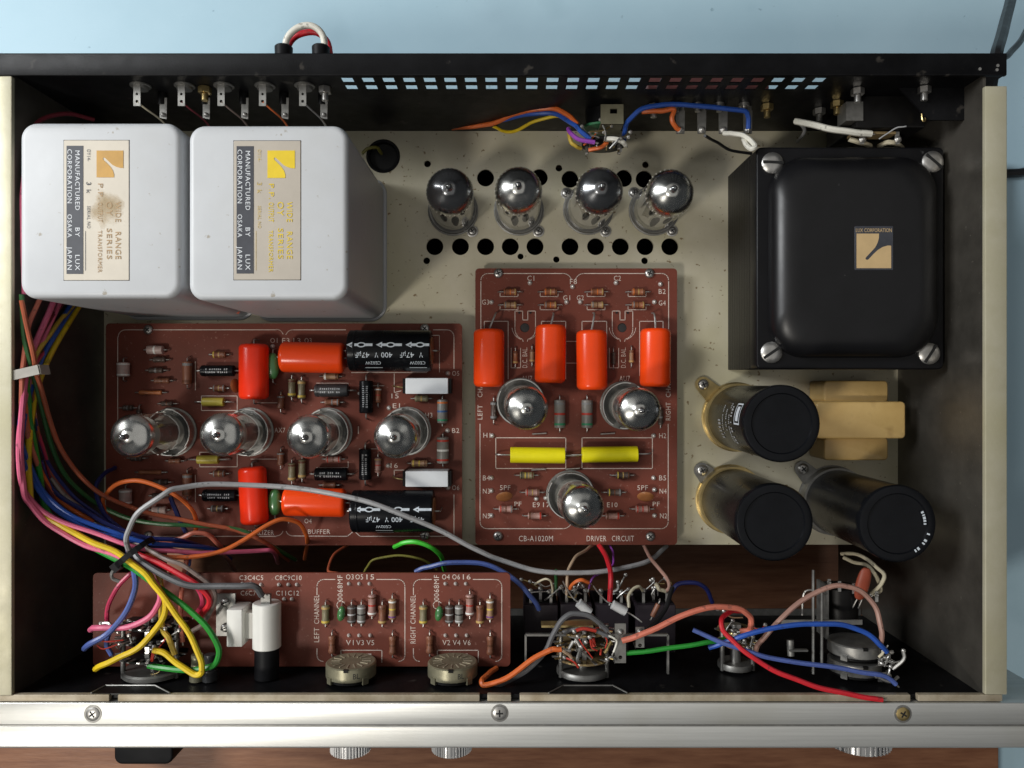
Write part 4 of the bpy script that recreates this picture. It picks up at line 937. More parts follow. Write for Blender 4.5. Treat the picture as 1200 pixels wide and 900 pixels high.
def electrolytic(label, px, py, vert, L, D, mat, marks=True, group=None, big=False, shift=0.0):
    T, q, ax, l, r = axial_cap(label, px, py, ZE, vert, L, D, mat, 1.0 if big else 0.6, 1.0, 7, name='electrolytic_capacitor', group=group, lift=0.6)
    if big:
        m = MB()
        def t(s, u, v, h, w):
            vs, fs, tw = text_data(s, 1.0); wrap(m, [(u - a * w / tw, v - b * h) for a, b in vs], fs, q, ax, r + 0.04)
        k = l / 97.0                                       # one photo pixel along the can
        yv = lambda y: r * math.asin(max(-1, min(1, (24 - y) * k / r)))
        per = 51.5
        for i in range(-1, 3):
            b0 = (shift + i * per - 48.5)
            for s, du, w in (('47', 23, 9), ('\u00b5F', 15 if False else 14.5, 6.5), ('V', 35.5, 4), ('400', 47.5, 13)):
                u = b0 + du
                if abs(u) < 48 - w / 2: t(s, u * k, yv(30), 6.2 * k, w * k)
            u = b0 + 31
            if abs(u) < 38:
                t('CE02W', u * k, yv(39), 4.4 * k, 18 * k)
                for (a, b, c, d) in ((-10, 44, 10, 44.6), (-10, 48.0, 10, 48.6), (-10.3, 44, -9.5, 48.6), (9.5, 44, 10.3, 48.6)):
                    wrap(m, [((u + a) * k, yv(b)), ((u + c) * k, yv(b)), ((u + c) * k, yv(d)), ((u + a) * k, yv(d))], [(0, 1, 2, 3)], q, ax, r + 0.04)
        for i in range(-1, 4):
            u0 = shift * 0.66 + i * 34 - 48.5
            for (a, b, c, d) in ((7, 16.6, 31, 19.6),):
                x0, x1 = max(u0 + a, -48), min(u0 + c, 48)
                if x1 > x0: wrap(m, [(x0 * k, yv(b)), (x1 * k, yv(b)), (x1 * k, yv(d)), (x0 * k, yv(d))], [(0, 1, 2, 3)], q, ax, r + 0.04)
            if -48 < u0 + 1 and u0 + 8 < 48: wrap(m, [((u0 + 1) * k, yv(18.1)), ((u0 + 8) * k, yv(14.6)), ((u0 + 8) * k, yv(21.6))], [(0, 1, 2)], q, ax, r + 0.05)
            if -46 < u0 + 13 and u0 + 23 < 47: wrap(m, [((u0 + 18 + 5.4 * math.cos(a)) * k, yv(18.1 + 3.0 * math.sin(a))) for a in [2 * math.pi * j / 16 for j in range(16)]], [tuple(range(16))], q, ax, r + 0.06)
        m.build('white_print', 'print_white', T, smooth=False)
        m = MB()
        for i in range(-1, 4):
            u0 = shift * 0.66 + i * 34 - 48.5
            if -46 < u0 + 13 and u0 + 23 < 47: wrap(m, [((u0 + 18 + 3.4 * math.cos(a)) * k, yv(18.1 + 1.7 * math.sin(a))) for a in [2 * math.pi * j / 14 for j in range(14)]], [tuple(range(14))], q, ax, r + 0.09)
        m.build('dark_print', 'sleeve_black', T, smooth=False)
        MB().lathe([(l / 2 - 1.1, r * .7), (l / 2 + .4, r * .66), (l / 2 + .5, .4)], q, ax, 20).build('end_seal', 'brown_disc', T)
    elif marks:
        m = MB()
        for s, v in (('10uF 25V', 0.25), ('LUX 351', -0.28)):
            vs, fs, tw = ticks(11, int(px) + len(s)); wrap(m, [(-a * l * .68 / tw, v * r - b * r * .34) for a, b in vs], fs, q, ax, r + 0.03)
        m.build('white_print', 'print_grey', T, smooth=False)
    gr = MB().lathe([(-l / 2 + l * .075, r + .02), (-l / 2 + l * .08, r + .14), (-l / 2 + l * .1, r + .14), (-l / 2 + l * .105, r + .02)], q, ax, 28)
    gr.build('crimp', mat, T)
    return T
electrolytic('big black 47 microfarad electrolytic at the upper edge of the equalizer board', 458, 411, False, 96, 48, 'sleeve_black', group='big black electrolytics', big=True, shift=0)
electrolytic('big black 47 microfarad electrolytic crossed by the grey wire', 461, 599, False, 95, 49, 'sleeve_black', group='big black electrolytics', big=True, shift=9)
electrolytic('slim black capacitor left of the upper red-orange capacitor', 255.5, 434.5, False, 39, 13, 'sleeve_black')
electrolytic('slim black capacitor left of the lower red-orange capacitor', 258, 580.5, False, 39, 14, 'sleeve_black')
electrolytic('ribbed dark grey capacitor under the upper long orange capacitor', 389, 457.5, False, 39, 15, 'sleeve_dark')
electrolytic('dark capacitor with grey print above the lower long orange capacitor', 388.5, 555.5, False, 38, 15, 'sleeve_black')
electrolytic('black capacitor standing left of the rust striped resistor under the big electrolytic', 429, 465, True, 38, 16, 'sleeve_black')
electrolytic('black capacitor standing above the lower big electrolytic', 428, 544, True, 36, 14.5, 'sleeve_black')
for x, y, lab in ((500, 452, 'white boxed film capacitor under the upper big black electrolytic'), (500, 561, 'white boxed film capacitor above the lower big black electrolytic')):
    zt = ZE + 11; T = thing('boxed_capacitor', lab, 'capacitor', tuple(W(x, y, ZE)))
    a, b = W(x - 25, y - 9, zt), W(x + 25, y + 9.6, zt)
    MB().rbox(a.x, b.x, b.y, a.y, ZE + .3, zt, .5, .35, 3, 2).build('case', 'white_ceramic', T)
    for sg, xx in ((-1, a.x), (1, b.x)): MB().box((xx + sg * 0.8, (a.y + b.y) / 2, ZE + 5), (1.5, a.y - b.y - .4, 9.4)).build('end_cap', 'bakelite', T)
    MB().sweep(spline([Vector((a.x - 1, (a.y + b.y) / 2 - 1, ZE + 6)), Vector((a.x - 4.5, (a.y + b.y) / 2 - .5, ZE + 6)), Vector((a.x - 7.5, (a.y + b.y) / 2, ZE + 3)), Vector((a.x - 8, (a.y + b.y) / 2, ZE))], 4), .42, 6).build('lead', 'brass', T)
q = W(276, 452, ZE + 3); T = thing('disc_capacitor', 'brown disc capacitor half hidden behind the upper red-orange capacitor', 'capacitor', (q.x, q.y, ZE))
MB().lathe([(-1, .3), (-.8, 2.8), (0, 3.8), (.8, 2.8), (1, .3)], q, (1, 0.1, .4), 22).build('body', 'brown_disc', T)
MB().cyl((q.x, q.y, ZE), q, .35, seg=6).build('lead', 'solder', T)

# ---- tone board
for dx, chn, other in ((0, 'left', 'LEFT'), (114.5, 'right', 'RIGHT')):
    for x, y, L, D, bd, bn, lab in ((381.5, 720, 22, 9.5, 'olive', 'yd', 'olive banded resistor beside the %s CHANNEL print'), (436, 709, 25, 10, 'pink', 'wrn', 'tall pinkish resistor below the screen printed pins of the %s channel block'),
                                    (448, 720, 22, 9.5, 'brown', 'dn', 'brown resistor between two taller ones in the %s channel block'), (459.8, 713.5, 24, 9, 'tan', 'vyw', 'pale banded resistor at the inner border of the %s channel block'),
                                    (389, 755, 21, 8.6, 'brown', 'n', 'plain brown resistor at the near corner of the %s channel block by the print'), (460, 756, 22, 8.6, 'brown', 'n', 'plain brown resistor by the far corner of the %s channel block')):
        resistor(lab % other, x + dx, y, ZT, True, L, D, bd, bn, True, lead=4.5)
    for x, m, lab in ((412, 'dark', 'nearer the green capacitor'), (423.5, 'grey', 'nearer the tall pinkish resistor')):
        resistor('dark silver-lettered axial capacitor %s in the %s channel block' % (lab, other), x + dx, 719.5, ZT, True, 21, 9.6, m, 'ese' if m == 'dark' else 'sks', False, lead=4.5, name='axial_capacitor', cat='capacitor')
    q = W(400 + dx, 719, ZT + 3); T = thing('dipped_capacitor', 'small green capacitor next to the .0068MF print of the %s channel block' % other, 'capacitor', (q.x, q.y, ZT))
    MB().lathe([(-3.6 * math.cos(t), 1.9 * max(math.sin(t), .03) ** .8) for t in [math.pi * k / 12 for k in range(13)]], q, (0.15, 1, 0), 16, 1.1).build('body', 'green_dip', T)
    MB().cyl((q.x - .3, q.y + 4, ZT), (q.x, q.y + 3, q.z), .3, seg=6).build('lead', 'solder', T)

# ================================================================== POTENTIOMETERS AND SWITCHES ON THE FRONT WALL
def pot(label, px, py, gangs, zc, r=11.6, marks=True):
    d = ZC - zc; y = -(py - 450) * d / F; x = (px - 600) * d / F
    T = thing('potentiometer', label, 'potentiometer', (x, -137.5, zc))
    L = (y + 137.4); gl = L / gangs
    for g in range(gangs):
        yb = y - g * gl; ln = gl - (1.8 if gangs > 1 else 0.4)
        can = MB().lathe([(0, .2), (0, r - .6), (.5, r), (ln * .8, r)], (x, yb, zc), (0, -1, 0), 44, cap=(True, False)).build('can', 'can_olive' if marks else 'dull_steel', T)
        for k in range(4):
            a = math.radians(45 + 90 * k); MB().box((x + math.cos(a) * (r - .1), yb - ln * .82, zc + math.sin(a) * (r - .1)), (3.0, ln * .4, 1.0), 0, Matrix.Rotation(-(a + math.pi / 2), 3, 'Y')).build('tab', 'can_olive' if marks else 'dull_steel', can)
        MB().box((x, yb - .6, zc + r - .35), (2.2, 1.3, 1.2)).build('notch', 'bakelite', can)
        MB().lathe([(ln * .8, r - 1), (ln, r - .8)], (x, yb, zc), (0, -1, 0), 30).build('wafer', 'bakelite', T)
        if marks:
            m = MB()
            for k in range(16):
                a = 2 * math.pi * k / 16
                M = Matrix.Rotation(-a, 3, 'Y'); m.box(Vector((x, yb + .12, zc)) + M @ Vector((r * .62, 0, 0)), (r * .36, .3, .55), 0, M)
            m.build('embossed_mark', 'rail_tan', can)
            c = MB(); tv, tf, tw = text_data('BL', 1.0); c.add([Vector((x + 4.6 + a * 2.0, yb - 3.2 + b * 2.4, zc + math.sqrt(max(r * r - (4.6 + a * 2) ** 2, 1)) + .08)) for a, b in tv], tf); c.build('stamped_code', 'print_black', can, smooth=False)
    MB().cyl((x, -137.4, zc), (x, -141, zc), 3.2, seg=16).build('shaft', 'dull_steel', T)
    return T, x, y
pot('round olive potentiometer with radial marks under the LEFT CHANNEL print', 411.5, 774.5, 1, 57)
pot('round olive potentiometer with radial marks under the RIGHT CHANNEL print', 530.5, 774.5, 1, 57)
T, vx, vy = pot('dual-gang steel volume potentiometer with soldered lugs near the side wall', 1001, 750, 2, 54, 11.8, False)
for g in range(2):
    for k in range(3):
        bx = MB(); p0 = Vector((vx + 8 + k * 2.8, vy - 7.0 - g * 7.4, 63 - k * 2.2)); bx.box(p0, (2.2, 3.6, .5)); bx.build('lug', 'steel', T)
        MB().lathe([(0, .9), (.8, 1.1), (1.5, .5)], p0 + Vector((.4, -.6, .2)), (0, 0, 1), 10).build('solder_blob', 'solder', T)

def rotary(label, px, zc, r, ys, brass=True, seed=1):
    rnd = random.Random(seed); x = (px - 600) * (ZC - zc - r) / F
    T = thing('rotary_switch', label, 'switch', (x, -137.4, zc))
    for i, y in enumerate(ys):
        w = MB().lathe([(0, r * .3), (0, r - .5), (.2, r), (1.2, r), (1.4, r - .5)], (x, y, zc), (0, -1, 0), 36).build('wafer', 'wafer_tan' if brass else 'bakelite', T)
        MB().lathe([(-.6, r * .45), (2.2, r * .45)], (x, y, zc), (0, -1, 0), 20).build('rotor', 'bakelite', w)
        for k in range(11):
            a = math.radians(15 + 150 * k / 10 + rnd.uniform(-3, 3)); M = Matrix.Rotation(-a, 3, 'Y')
            c = MB().box(Vector((x, y + .5, zc)) + M @ Vector((r + .6, 0, 0)), (4.6, .5, 1.3), 0, M).build('contact', 'brass' if brass and k % 2 else 'steel', w)
    MB().box((x, (ys[0] + ys[-1]) / 2, zc + r * .55), (2.0, abs(ys[-1] - ys[0]) + 6, 1.6)).build('spacer_rod', 'steel', T)
    for sg in (-1, 1): MB().cyl((x + sg * r * .86, ys[0] + 3, zc + r * .4), (x + sg * r * .86, -137.4, zc + r * .4), 1.1, seg=10).build('tie_bolt', 'dull_steel', T)
    MB().lathe([(0, r * .95), (.8, r), (2.6, r), (3, r * .9)], (x, -134.2, zc), (0, -1, 0), 36).build('index_plate', 'dull_steel', T)
    MB().cyl((x, ys[0] + 2, zc), (x, -139, zc), 2.6, seg=14).build('shaft', 'steel', T)
    return T, x
rotary('round input selector switch under the tangle of coloured wires', 165, 51, 14.5, (-112, -119, -127), False, 3)
T, rx = rotary('round mode selector switch with brass contacts between the black push switches and front lip', 686, 51, 12.5, (-115.5, -121.5, -128.5), True, 5)
MB().box((rx - 8, -112.6, 56), (24, 1.0, 7)).build('contact_bar', 'brass', T)
rnd = random.Random(11)
for k in range(7):
    c0 = Vector((rx - 10 + k * 3.4, -118 - rnd.random() * 9, 63 + rnd.random() * 2)); d = Vector((rnd.uniform(-4, 4), rnd.uniform(-3, 3), rnd.uniform(-.5, 1)))
    MB().cyl(c0 - d, c0 + d, rnd.choice((.5, .8, 1.0)), seg=8, ch=.15).build('soldered_link', rnd.choice(('brass', 'solder', 'band_r', 'body_tan', 'steel')), T)
# long U bracket behind the mode switch
a, b = W(616, 744.5, 60), W(783, 744.5, 60); bk = MB()
bk.box(((a.x + b.x) / 2, a.y, 59), (b.x - a.x, .9, 2)); bk.box((a.x, a.y - 8, 59), (.9, 16, 2)); bk.box((b.x, a.y - 9, 59), (.9, 18, 2))
tag(bk.build('bracket', 'dull_steel'), 'long thin U-shaped metal bracket around the mode switch', 'bracket')
for px, py, w, h, lab in ((727, 755, 13, 48, 'upright grey lug strip beside the mode switch where wires end'), (750, 748, 10, 26, 'short lug plate soldered to the small silver capacitors')):
    zz = 64; c = W(px, py, zz); T = thing('terminal_lug', lab, 'terminal', tuple(c - Vector((0, 0, 6))))
    o = MB().prism([(c.x - mmpx(w, zz) / 2, c.y - mmpx(h, zz) / 2), (c.x + mmpx(w, zz) / 2, c.y - mmpx(h, zz) / 2), (c.x + mmpx(w, zz) / 2, c.y + mmpx(h, zz) / 2), (c.x - mmpx(w, zz) / 2, c.y + mmpx(h, zz) / 2)], zz - .8, zz, [circle((c.x, c.y + mmpx(h, zz) * .3), 1.0, 12), circle((c.x, c.y - mmpx(h, zz) * .32), .9, 12)])
    o.build('plate', 'dull_steel', T, smooth=False)
    MB().box((c.x, c.y - mmpx(h, zz) / 2 + .4, zz - 4), (mmpx(w, zz), .8, 8)).build('bent_foot', 'dull_steel', T)
    MB().lathe([(0, 1.5), (.8, 1.3), (1.6, .4)], (c.x, c.y + mmpx(h, zz) * .3, zz), (0, 0, 1), 12).build('solder_blob', 'solder', T)
# push switches hanging behind the front wall
for i, (x0, x1, y0, y1, zt, lab) in enumerate(((614, 654, 709, 745, 24, 'dark push switch block next to the tone board edge'), (657, 694, 708, 745, 24, 'dark push switch block left of the silver capacitors'), (697, 737, 709, 745, 22, 'dark push switch block under the silver capacitors'), (746, 792, 709, 745, 24, 'dark push switch block where the dark navy loop hangs'))):
    a, b = W(x0, y0, zt), W(x1, y1, zt)
    T = thing('push_switch', lab, 'switch', ((a.x + b.x) / 2, (a.y + b.y) / 2, -6), 'push switches behind the front wall')
    MB().rbox(a.x, b.x, -137.3, a.y, -6, zt, .6, .5, 3, 2).build('body', 'purple_black', T)
    MB().box(((a.x + b.x) / 2, a.y + .3, zt - 14), (b.x - a.x - 2, .6, 20)).build('terminal_board', 'bakelite', T)
    rnd = random.Random(20 + i)
    for k in range(3):
        xx = a.x + (b.x - a.x) * (.2 + .3 * k); lg = MB().box((xx, a.y + 3.6, zt - 3 - 5 * (k % 2)), (1.4, 7, .5)).build('lug', 'steel', T)
        MB().lathe([(0, 1.2), (1.0, 1.3), (1.8, .5)], (xx, a.y + 5.6 + rnd.random(), zt - 3.2 - 5 * (k % 2)), (0, 0, 1), 10).build('solder_blob', 'solder', lg)
for px, py, an, lab in ((684.5, 712, -0.72, 'small silver axial capacitor leaning toward the dark grey wires'), (725.5, 712.5, -0.5, 'small silver axial capacitor beside the short lug plate')):
    q = W(px, py, 56); ax = Vector((math.cos(an), math.sin(an), 0.0)); T = thing('axial_capacitor', lab, 'capacitor', tuple(q))
    MB().lathe([(-3.7, 1.6), (-3.5, 2.2), (3.5, 2.2), (3.7, 1.6)], q, ax, 20).build('body', 'band_s', T)
    for sg, dz in ((-1, -18), (1, 4)): MB().sweep(spline([q + ax * (sg * 3.6), q + ax * (sg * 7), q + ax * (sg * 10) + Vector((0, 0, dz * .5)), q + ax * (sg * 11.5) + Vector((0, 0, dz))], 4), .36, 6).build('lead', 'solder', T)
resistor('slim brown resistor hanging beside the black wire over the push switches', 768, 715, 52, True, 17, 6, 'brown', '', False, lead=5, tilt=-0.45, lift=0)
# headphone-like jack block: white sleeve on a black barrel, and a white square beside it
q = W(304.5, 738, 66); T = thing('jack_switch', 'white plastic sleeve on a black barrel over the tone board', 'switch', (q.x, -137.4, 54))
zc = 56; y1 = -(710 - 450) * (ZC - zc - 6) / F; y2 = -(764 - 450) * (ZC - zc - 6) / F
MB().lathe([(0, 6.0), (.4, 6.5), (y1 - y2 - .4, 6.5), (y1 - y2, 6.0)], (q.x, y1, zc), (0, -1, 0), 32).build('white_sleeve', 'white_plastic', T)
MB().lathe([(0, 5.6), (abs(-137.4 - y2), 5.6)], (q.x, y2, zc), (0, -1, 0), 30).build('black_barrel', 'rubber', T)
MB().box((q.x + .3, y1 + 2.0, zc + 2), (4.2, 5.0, 2.6)).build('end_lug', 'dull_steel', T)
q2 = W(274.5, 736.5, 62); MB().rbox(q2.x - 3.6, q2.x + 3.6, q2.y - 8.6, q2.y + 8.6, 49, 62, .5, .5, 3, 2).build('white_block', 'white_plastic', T)
MB().box((q2.x + 5, q2.y, 55), (5.5, 12, 6)).build('bridge', 'white_plastic', T)
q3 = W(265, 720, 52)
T2 = thing('mounting_plate', 'small tarnished steel plate with two screws left of the white block', 'plate', tuple(q3 - Vector((0, 0, 6))))
MB().box(q3, (9, 20, 1.2)).build('sheet', 'dull_steel', T2)
for dy in (6, -6): phillips(q3 + Vector((0, dy, .6)), 2.1, T2, 'steel', 1.5, .4, slot=True)
for px in (231, 246):
    x = W(px, 800, 60).x; tag(MB().lathe([(0, 3.4), (5, 3.4), (5, 2.6), (12, 2.6)], (x, -137.3, 60), (0, 1, 0), 16).build('spacer_post', 'sleeve_dark' if px == 246 else 'can_olive'), 'short %s spacer post on the front wall beside the input selector' % ('black' if px == 246 else 'tarnished'), 'spacer')
# mains switch near the side wall
T = thing('mains_switch', 'black barrel mains switch with bare wire posts above the volume potentiometer', 'switch', tuple(W(982, 700, 20)))
x = (985 - 600) * 380 / F
MB().lathe([(0, 8.5), (.6, 9), (22, 9), (26, 9)], (x, -100, 34), (0, -1, 0), 30).build('barrel', 'bakelite', T)
MB().lathe([(0, 4), (6, 4)], (x, -126, 34), (0, -1, 0), 16).build('bushing', 'dull_steel', T)
MB().box((x - 10.5, -110, 40), (1.2, 26, 12)).build('side_plate', 'dull_steel', T)
for dx, dy in ((-9, -97), (-4, -98), (3, -99), (14, -103)):
    MB().box((x + dx, dy, 44), (1.5, 5, .6)).build('lug', 'steel', T); MB().lathe([(0, 1.1), (1.4, .5)], (x + dx, dy + 1, 44), (0, 0, 1), 8).build('solder_blob', 'solder', T)
MB().sweep(spline([Vector((x - 11, -101, 46)), Vector((x - 18, -99, 47)), Vector((x - 22, -101, 46)), Vector((x - 22, -112, 44))], 4), .5, 6).build('bare_wire', 'steel', T)
q = W(1011, 684, 46); T = thing('disc_capacitor', 'brick red tongue-shaped capacitor beside the twisted white wires', 'capacitor', tuple(q - Vector((0, 0, 6))))
MB().lathe([(-8.5 * math.cos(t), 3.4 * max(math.sin(t), .03) ** .6) for t in [math.pi * k / 12 for k in range(13)]], q, (0.12, 1, 0.25), 20, .5).build('body', 'brick_disc', T)
for dx in (-1, 1.4): MB().cyl(q + Vector((dx - .8, -8, -2)), q + Vector((dx * 1.2 - 2, -13, -4)), .35, seg=6).build('lead', 'solder', T)
def clutter(T, cx, n, y0, y1, z0, span, seed, mats=('brass', 'solder', 'band_r', 'body_tan', 'steel', 'dull_steel', 'solder')):
    rn = random.Random(seed)
    for k in range(n):
        c0 = Vector((cx + rn.uniform(-span, span), rn.uniform(y0, y1), z0 + rn.uniform(-3, 3))); an = rn.uniform(0, 3.14); ln = rn.uniform(2, 6)
        d = Vector((math.cos(an) * ln, math.sin(an) * ln, rn.uniform(-1, 1))); mid = c0 + Vector((rn.uniform(-2, 2), rn.uniform(-2, 2), rn.uniform(0, 2)))
        MB().sweep(spline([c0 - d, mid, c0 + d], 4), rn.choice((.3, .35, .45, .8)), 6).build('soldered_link', rn.choice(mats), T)
        MB().lathe([(0, 1.0), (.7, 1.0), (1.3, .4)], c0 + d, (0, 0, 1), 8).build('solder_blob', 'solder', T)
# round input socket cluster where salmon and red wires loop
T, bx_ = rotary('small round balance control where the red and salmon wires loop', 868, 44, 8.5, (-118, -124), True, 9)
clutter(T, bx_, 12, -126, -108, 52, 9, 41)
for o_ in [o for o in C.objects if o.get('label', '').startswith('round input selector')]: clutter(o_, ORG[o_].x, 16, -132, -110, 62, 17, 42)
for o_ in [o for o in C.objects if o.get('label', '').startswith('dual-gang')]: clutter(o_, ORG[o_].x + 12, 8, -135, -125, 63, 3, 43, ('solder', 'steel', 'solder', 'dull_steel'))
for o_ in [o for o in C.objects if o.get('label', '').startswith('round mode')]: clutter(o_, ORG[o_].x, 12, -128, -112, 64, 13, 44)
for k_, o_ in enumerate([o for o in C.objects if o.name.startswith('push_switch')]): clutter(o_, ORG[o_].x, 5, -108, -101, 22, 6, 60 + k_, ('solder', 'steel', 'brass', 'dull_steel'))
# thin frame of posts beside the mains switch
T = thing('post_frame', 'thin dark steel frame of two posts and a crossbar left of the volume potentiometer', 'frame', tuple(W(948, 740, 40)))
for px, ya, yb in ((953, 668, 790), (963, 690, 782)):
    a, b = W(px, ya, 50), W(px, yb, 62); MB().cyl(a, b, .7, seg=8).build('post', 'dull_steel', T)
a, b = W(915, 731, 52), W(1010, 727, 52); MB().box((a + b) / 2, ((b - a).length, 2.2, 1.0)).build('crossbar', 'dull_steel', T)
a, b = W(925, 762, 62), W(946, 762, 62); MB().box((a + b) / 2, ((b - a).length, .8, 2)).build('small_angle', 'dull_steel', T)
q = W(926, 750, 60); MB().cyl(q, q + Vector((0, -7, 1)), 1.6, seg=10).build('stud', 'dull_steel', T)

# ================================================================== REAR WALL FITTINGS
for i, (px, cy, lab) in enumerate(((161, 97, 'with two bare leads, farthest from the vent slots'), (213, 97, 'with a dark red lead, beside a small nut'), (259.5, 97, 'right of the small nut'), (308, 97, 'with an orange lead'), (355, 97, 'beside the bolt at the first vent slots'))):
    zc = 67; x = (px - 600) * (ZC - zc) / F
    T = thing('rca_jack', 'rear phono jack lugs ' + lab, 'jack', (x, 137, zc - 6), 'phono jacks along the rear wall')
    MB().lathe([(0, 4.6), (.6, 4.6), (.8, 3.6), (2.0, 3.4)], (x, 136.9, zc - 3), (0, -1, 0), 24).build('flange', 'dull_steel', T)
    g = MB().prism([(x - 1.6, 126.2), (x + 1.6, 126.2), (x + 1.6, 136.5), (x - 1.6, 136.5)], zc, zc + .5, [circle((x, 128.3), .7, 10), circle((x, 131.6), .6, 10)])
    g.build('ground_lug', 'dull_steel', T, smooth=False)
    x2 = x + 7.0; zz = 56
    g = MB().prism([(x2 - 1.7, 124.6), (x2 + 1.5, 124.0), (x2 + 1.7, 134), (x2 - 1.7, 134)], zz, zz + .5, [circle((x2, 126.3), .6, 10)]); g.build('signal_lug', 'dull_steel', T, smooth=False)
    MB().cyl((x2 - 1, 136.8, zz - 1), (x2 - 1, 131, zz - 1), 2.2, seg=14).build('insulator', 'bakelite', T)
    MB().lathe([(0, 1.2), (.9, .9), (1.3, .3)], (x2, 126, zz + .4), (0, 0, 1), 10).build('solder_blob', 'solder', T)
    MB().sweep(spline([Vector((x + .2, 128, zc + .4)), Vector((x + 2.5, 126, zc - 2)), Vector((x2 - .5, 123, zz + 1)), Vector((x2 + 1, 119, zz - 8))], 5), .45, 6).build('lead', ('cream', 'maroon', 'taupe', 'orange', 'steel')[i] if i == 4 else 'wire_' + ('cream', 'maroon', 'taupe', 'orange')[i], T)
for px, z, lab, mt, gx in ((240, 62, 'small nut and bolt between two phono jacks', 'brass', 0), (381, 62, 'nut and bolt beside the last phono jack', 'steel', 0), (766, 40, 'nut and bolt left of the speaker lugs', 'steel', 0), (899, 40, 'nut and bolt right of the speaker lugs', 'brass', 0), (1005, 60, 'steel nut and bolt beside the black outlet block', 'steel', 0), (981, 44, 'golden nut and bolt below the steel one at the outlet block', 'brass', 0), (1083, 62, 'steel bolt behind the black outlet block', 'steel', 0), (960, 34, 'dull bolt end behind the white mains wire', 'dull_steel', 0)):
    x = (px - 600) * (ZC - z) / F; T = thing('bolt', lab, 'bolt', (x, 137, z)); hexnut((x, 136.9, z), (0, -1, 0), T, 3.0, 3.0, mt, 7)
for i, px in enumerate((797, 822, 847, 876)):
    z = 38; x = (px - 600) * (ZC - z) / F; ya, yb = -(130 - 450) * (ZC - z) / F, -(157 - 450) * (ZC - z) / F
    T = thing('speaker_lug', ('grey speaker terminal lug with the orange wire', 'grey speaker terminal lug with the black wire', 'grey speaker terminal lug with the white wire', 'grey speaker terminal lug with the blue wire')[i], 'terminal', (x, 137, z), 'speaker lugs on the rear wall')
    MB().prism([(x - 2.0, yb), (x + 2.0, yb), (x + 2.2, ya), (x - 2.2, ya)], z, z + .7, [circle((x, yb + 2.2), .8, 10)]).build('strip', 'dull_steel', T, smooth=False)
    MB().box((x, (ya + 137) / 2, z - .6), (4.0, 137 - ya, .8)).build('foot_strip', 'dull_steel', T)
    MB().lathe([(0, 2.6), (1.5, 2.6), (1.6, 1.4), (4, 1.4)], (x - 2.6, 136.9, z + 3), (0, -1, 0), 12).build('rivet', 'steel', T)
    MB().lathe([(0, 1.8), (1.0, 1.6), (1.9, .5)], (x, yb + 1.6, z + .6), (0, 0, 1), 12).build('solder_blob', 'solder', T)
tb_ = thing('speaker_terminal_block', 'dark red terminal block outside the rear wall behind the vent slots', 'terminal', (93, 148, 10))
MB().rbox(64, 122, 138.6, 153, 10, 52, 1, .8, 3, 2).build('block', 'terminal_red', tb_)
for k in range(4): MB().cyl((70 + k * 15.3, 153, 34), (70 + k * 15.3, 156.5, 34), 3.6, seg=16, ch=.4).build('thumb_screw', 'bakelite' if k % 2 else 'terminal_red', tb_)
# round DIN-like rear switch with green wafer
T = thing('rear_selector', 'round rear selector with green wafer, steel bracket and coloured wires', 'switch', (43, 130, 24))
cx, zc = 46.0, 30.0
MB().lathe([(0, 9.6), (1.2, 9.6)], (cx - 1, 129, zc), (0, -1, 0), 32).build('wafer', 'wafer_green', T)
MB().lathe([(0, 10.6), (.5, 11), (1.8, 11), (2.4, 10)], (cx, 121.5, zc), (0, -1, 0), 36).build('ring', 'bakelite', T)
MB().lathe([(0, 9), (7, 9), (8, 10.4)], (cx, 136.8, zc), (0, -1, 0), 30).build('housing', 'chassis_black', T)
br = MB().prism([(cx - 3, 126), (cx + 8, 126), (cx + 8, 135.5), (cx - 3, 135.5)], 43, 44, [[(cx + 1.5, 131), (cx + 5, 131), (cx + 5, 133.4), (cx + 1.5, 133.4)]])
br.box((cx + 2.5, 126.4, 36), (11, .8, 15)); br.build('bracket', 'can_olive', T, smooth=False)
for k in range(9):
    a = math.radians(-20 + 220 * k / 8); MB().box((cx + 8.6 * math.cos(a), 118.6, zc + 8.6 * math.sin(a)), (1.3, 4.6, .5), 0, Matrix.Rotation(-a, 3, 'Y')).build('contact', 'steel' if k % 3 else 'brass', T)
    if k % 2 == 0: MB().lathe([(0, .9), (1.2, .4)], (cx + 8.6 * math.cos(a), 117, zc + 8.6 * math.sin(a)), (0, -.4, 1), 8).build('solder_blob', 'solder', T)
clutter(T, cx, 10, 116, 126, 42, 8, 71, ('solder', 'steel', 'brass', 'band_k', 'wire_orange', 'dull_steel'))
# outlet block and lugs at the right
T = thing('outlet_block', 'black mains outlet block inside the rear wall above the black transformer', 'outlet', (173, 130, 20))
MB().rbox(163, 196, 121.5, 136.9, 18, 52, 1, .8, 3, 2).build('block', 'bakelite', T)
MB().box((162, 129, 48), (8, 9, 10)).build('spacer', 'dull_steel', T)
MB().box((174, 120.4, 44), (20, 1.2, 8)).build('terminal_strip', 'wafer_tan', T)
for dx in (168, 185): MB().box((dx, 118.2, 47), (2.0, 6.0, .6)).build('lug', 'steel', T); MB().lathe([(0, 1.6), (1, 1.7), (2, .6)], (dx, 117.2, 47.2), (0, 0, 1), 12).build('solder_blob', 'solder', T)
T = thing('wire_lug', 'thin looped lug standing behind the black transformer screw', 'terminal', tuple(W(1082, 132, 52)))
q = W(1082, 132, 56); MB().box(q + Vector((0, 3.2, 0)), (5, .8, 3)).build('foot', 'steel', T)
MB().sweep(spline([q + Vector((-.8, 3, 0)), q + Vector((-.8, -3, .5)), q + Vector((0, -4.2, .6)), q + Vector((.8, -3, .5)), q + Vector((.8, 3, 0))], 4), .4, 6).build('loop', 'brass', T)
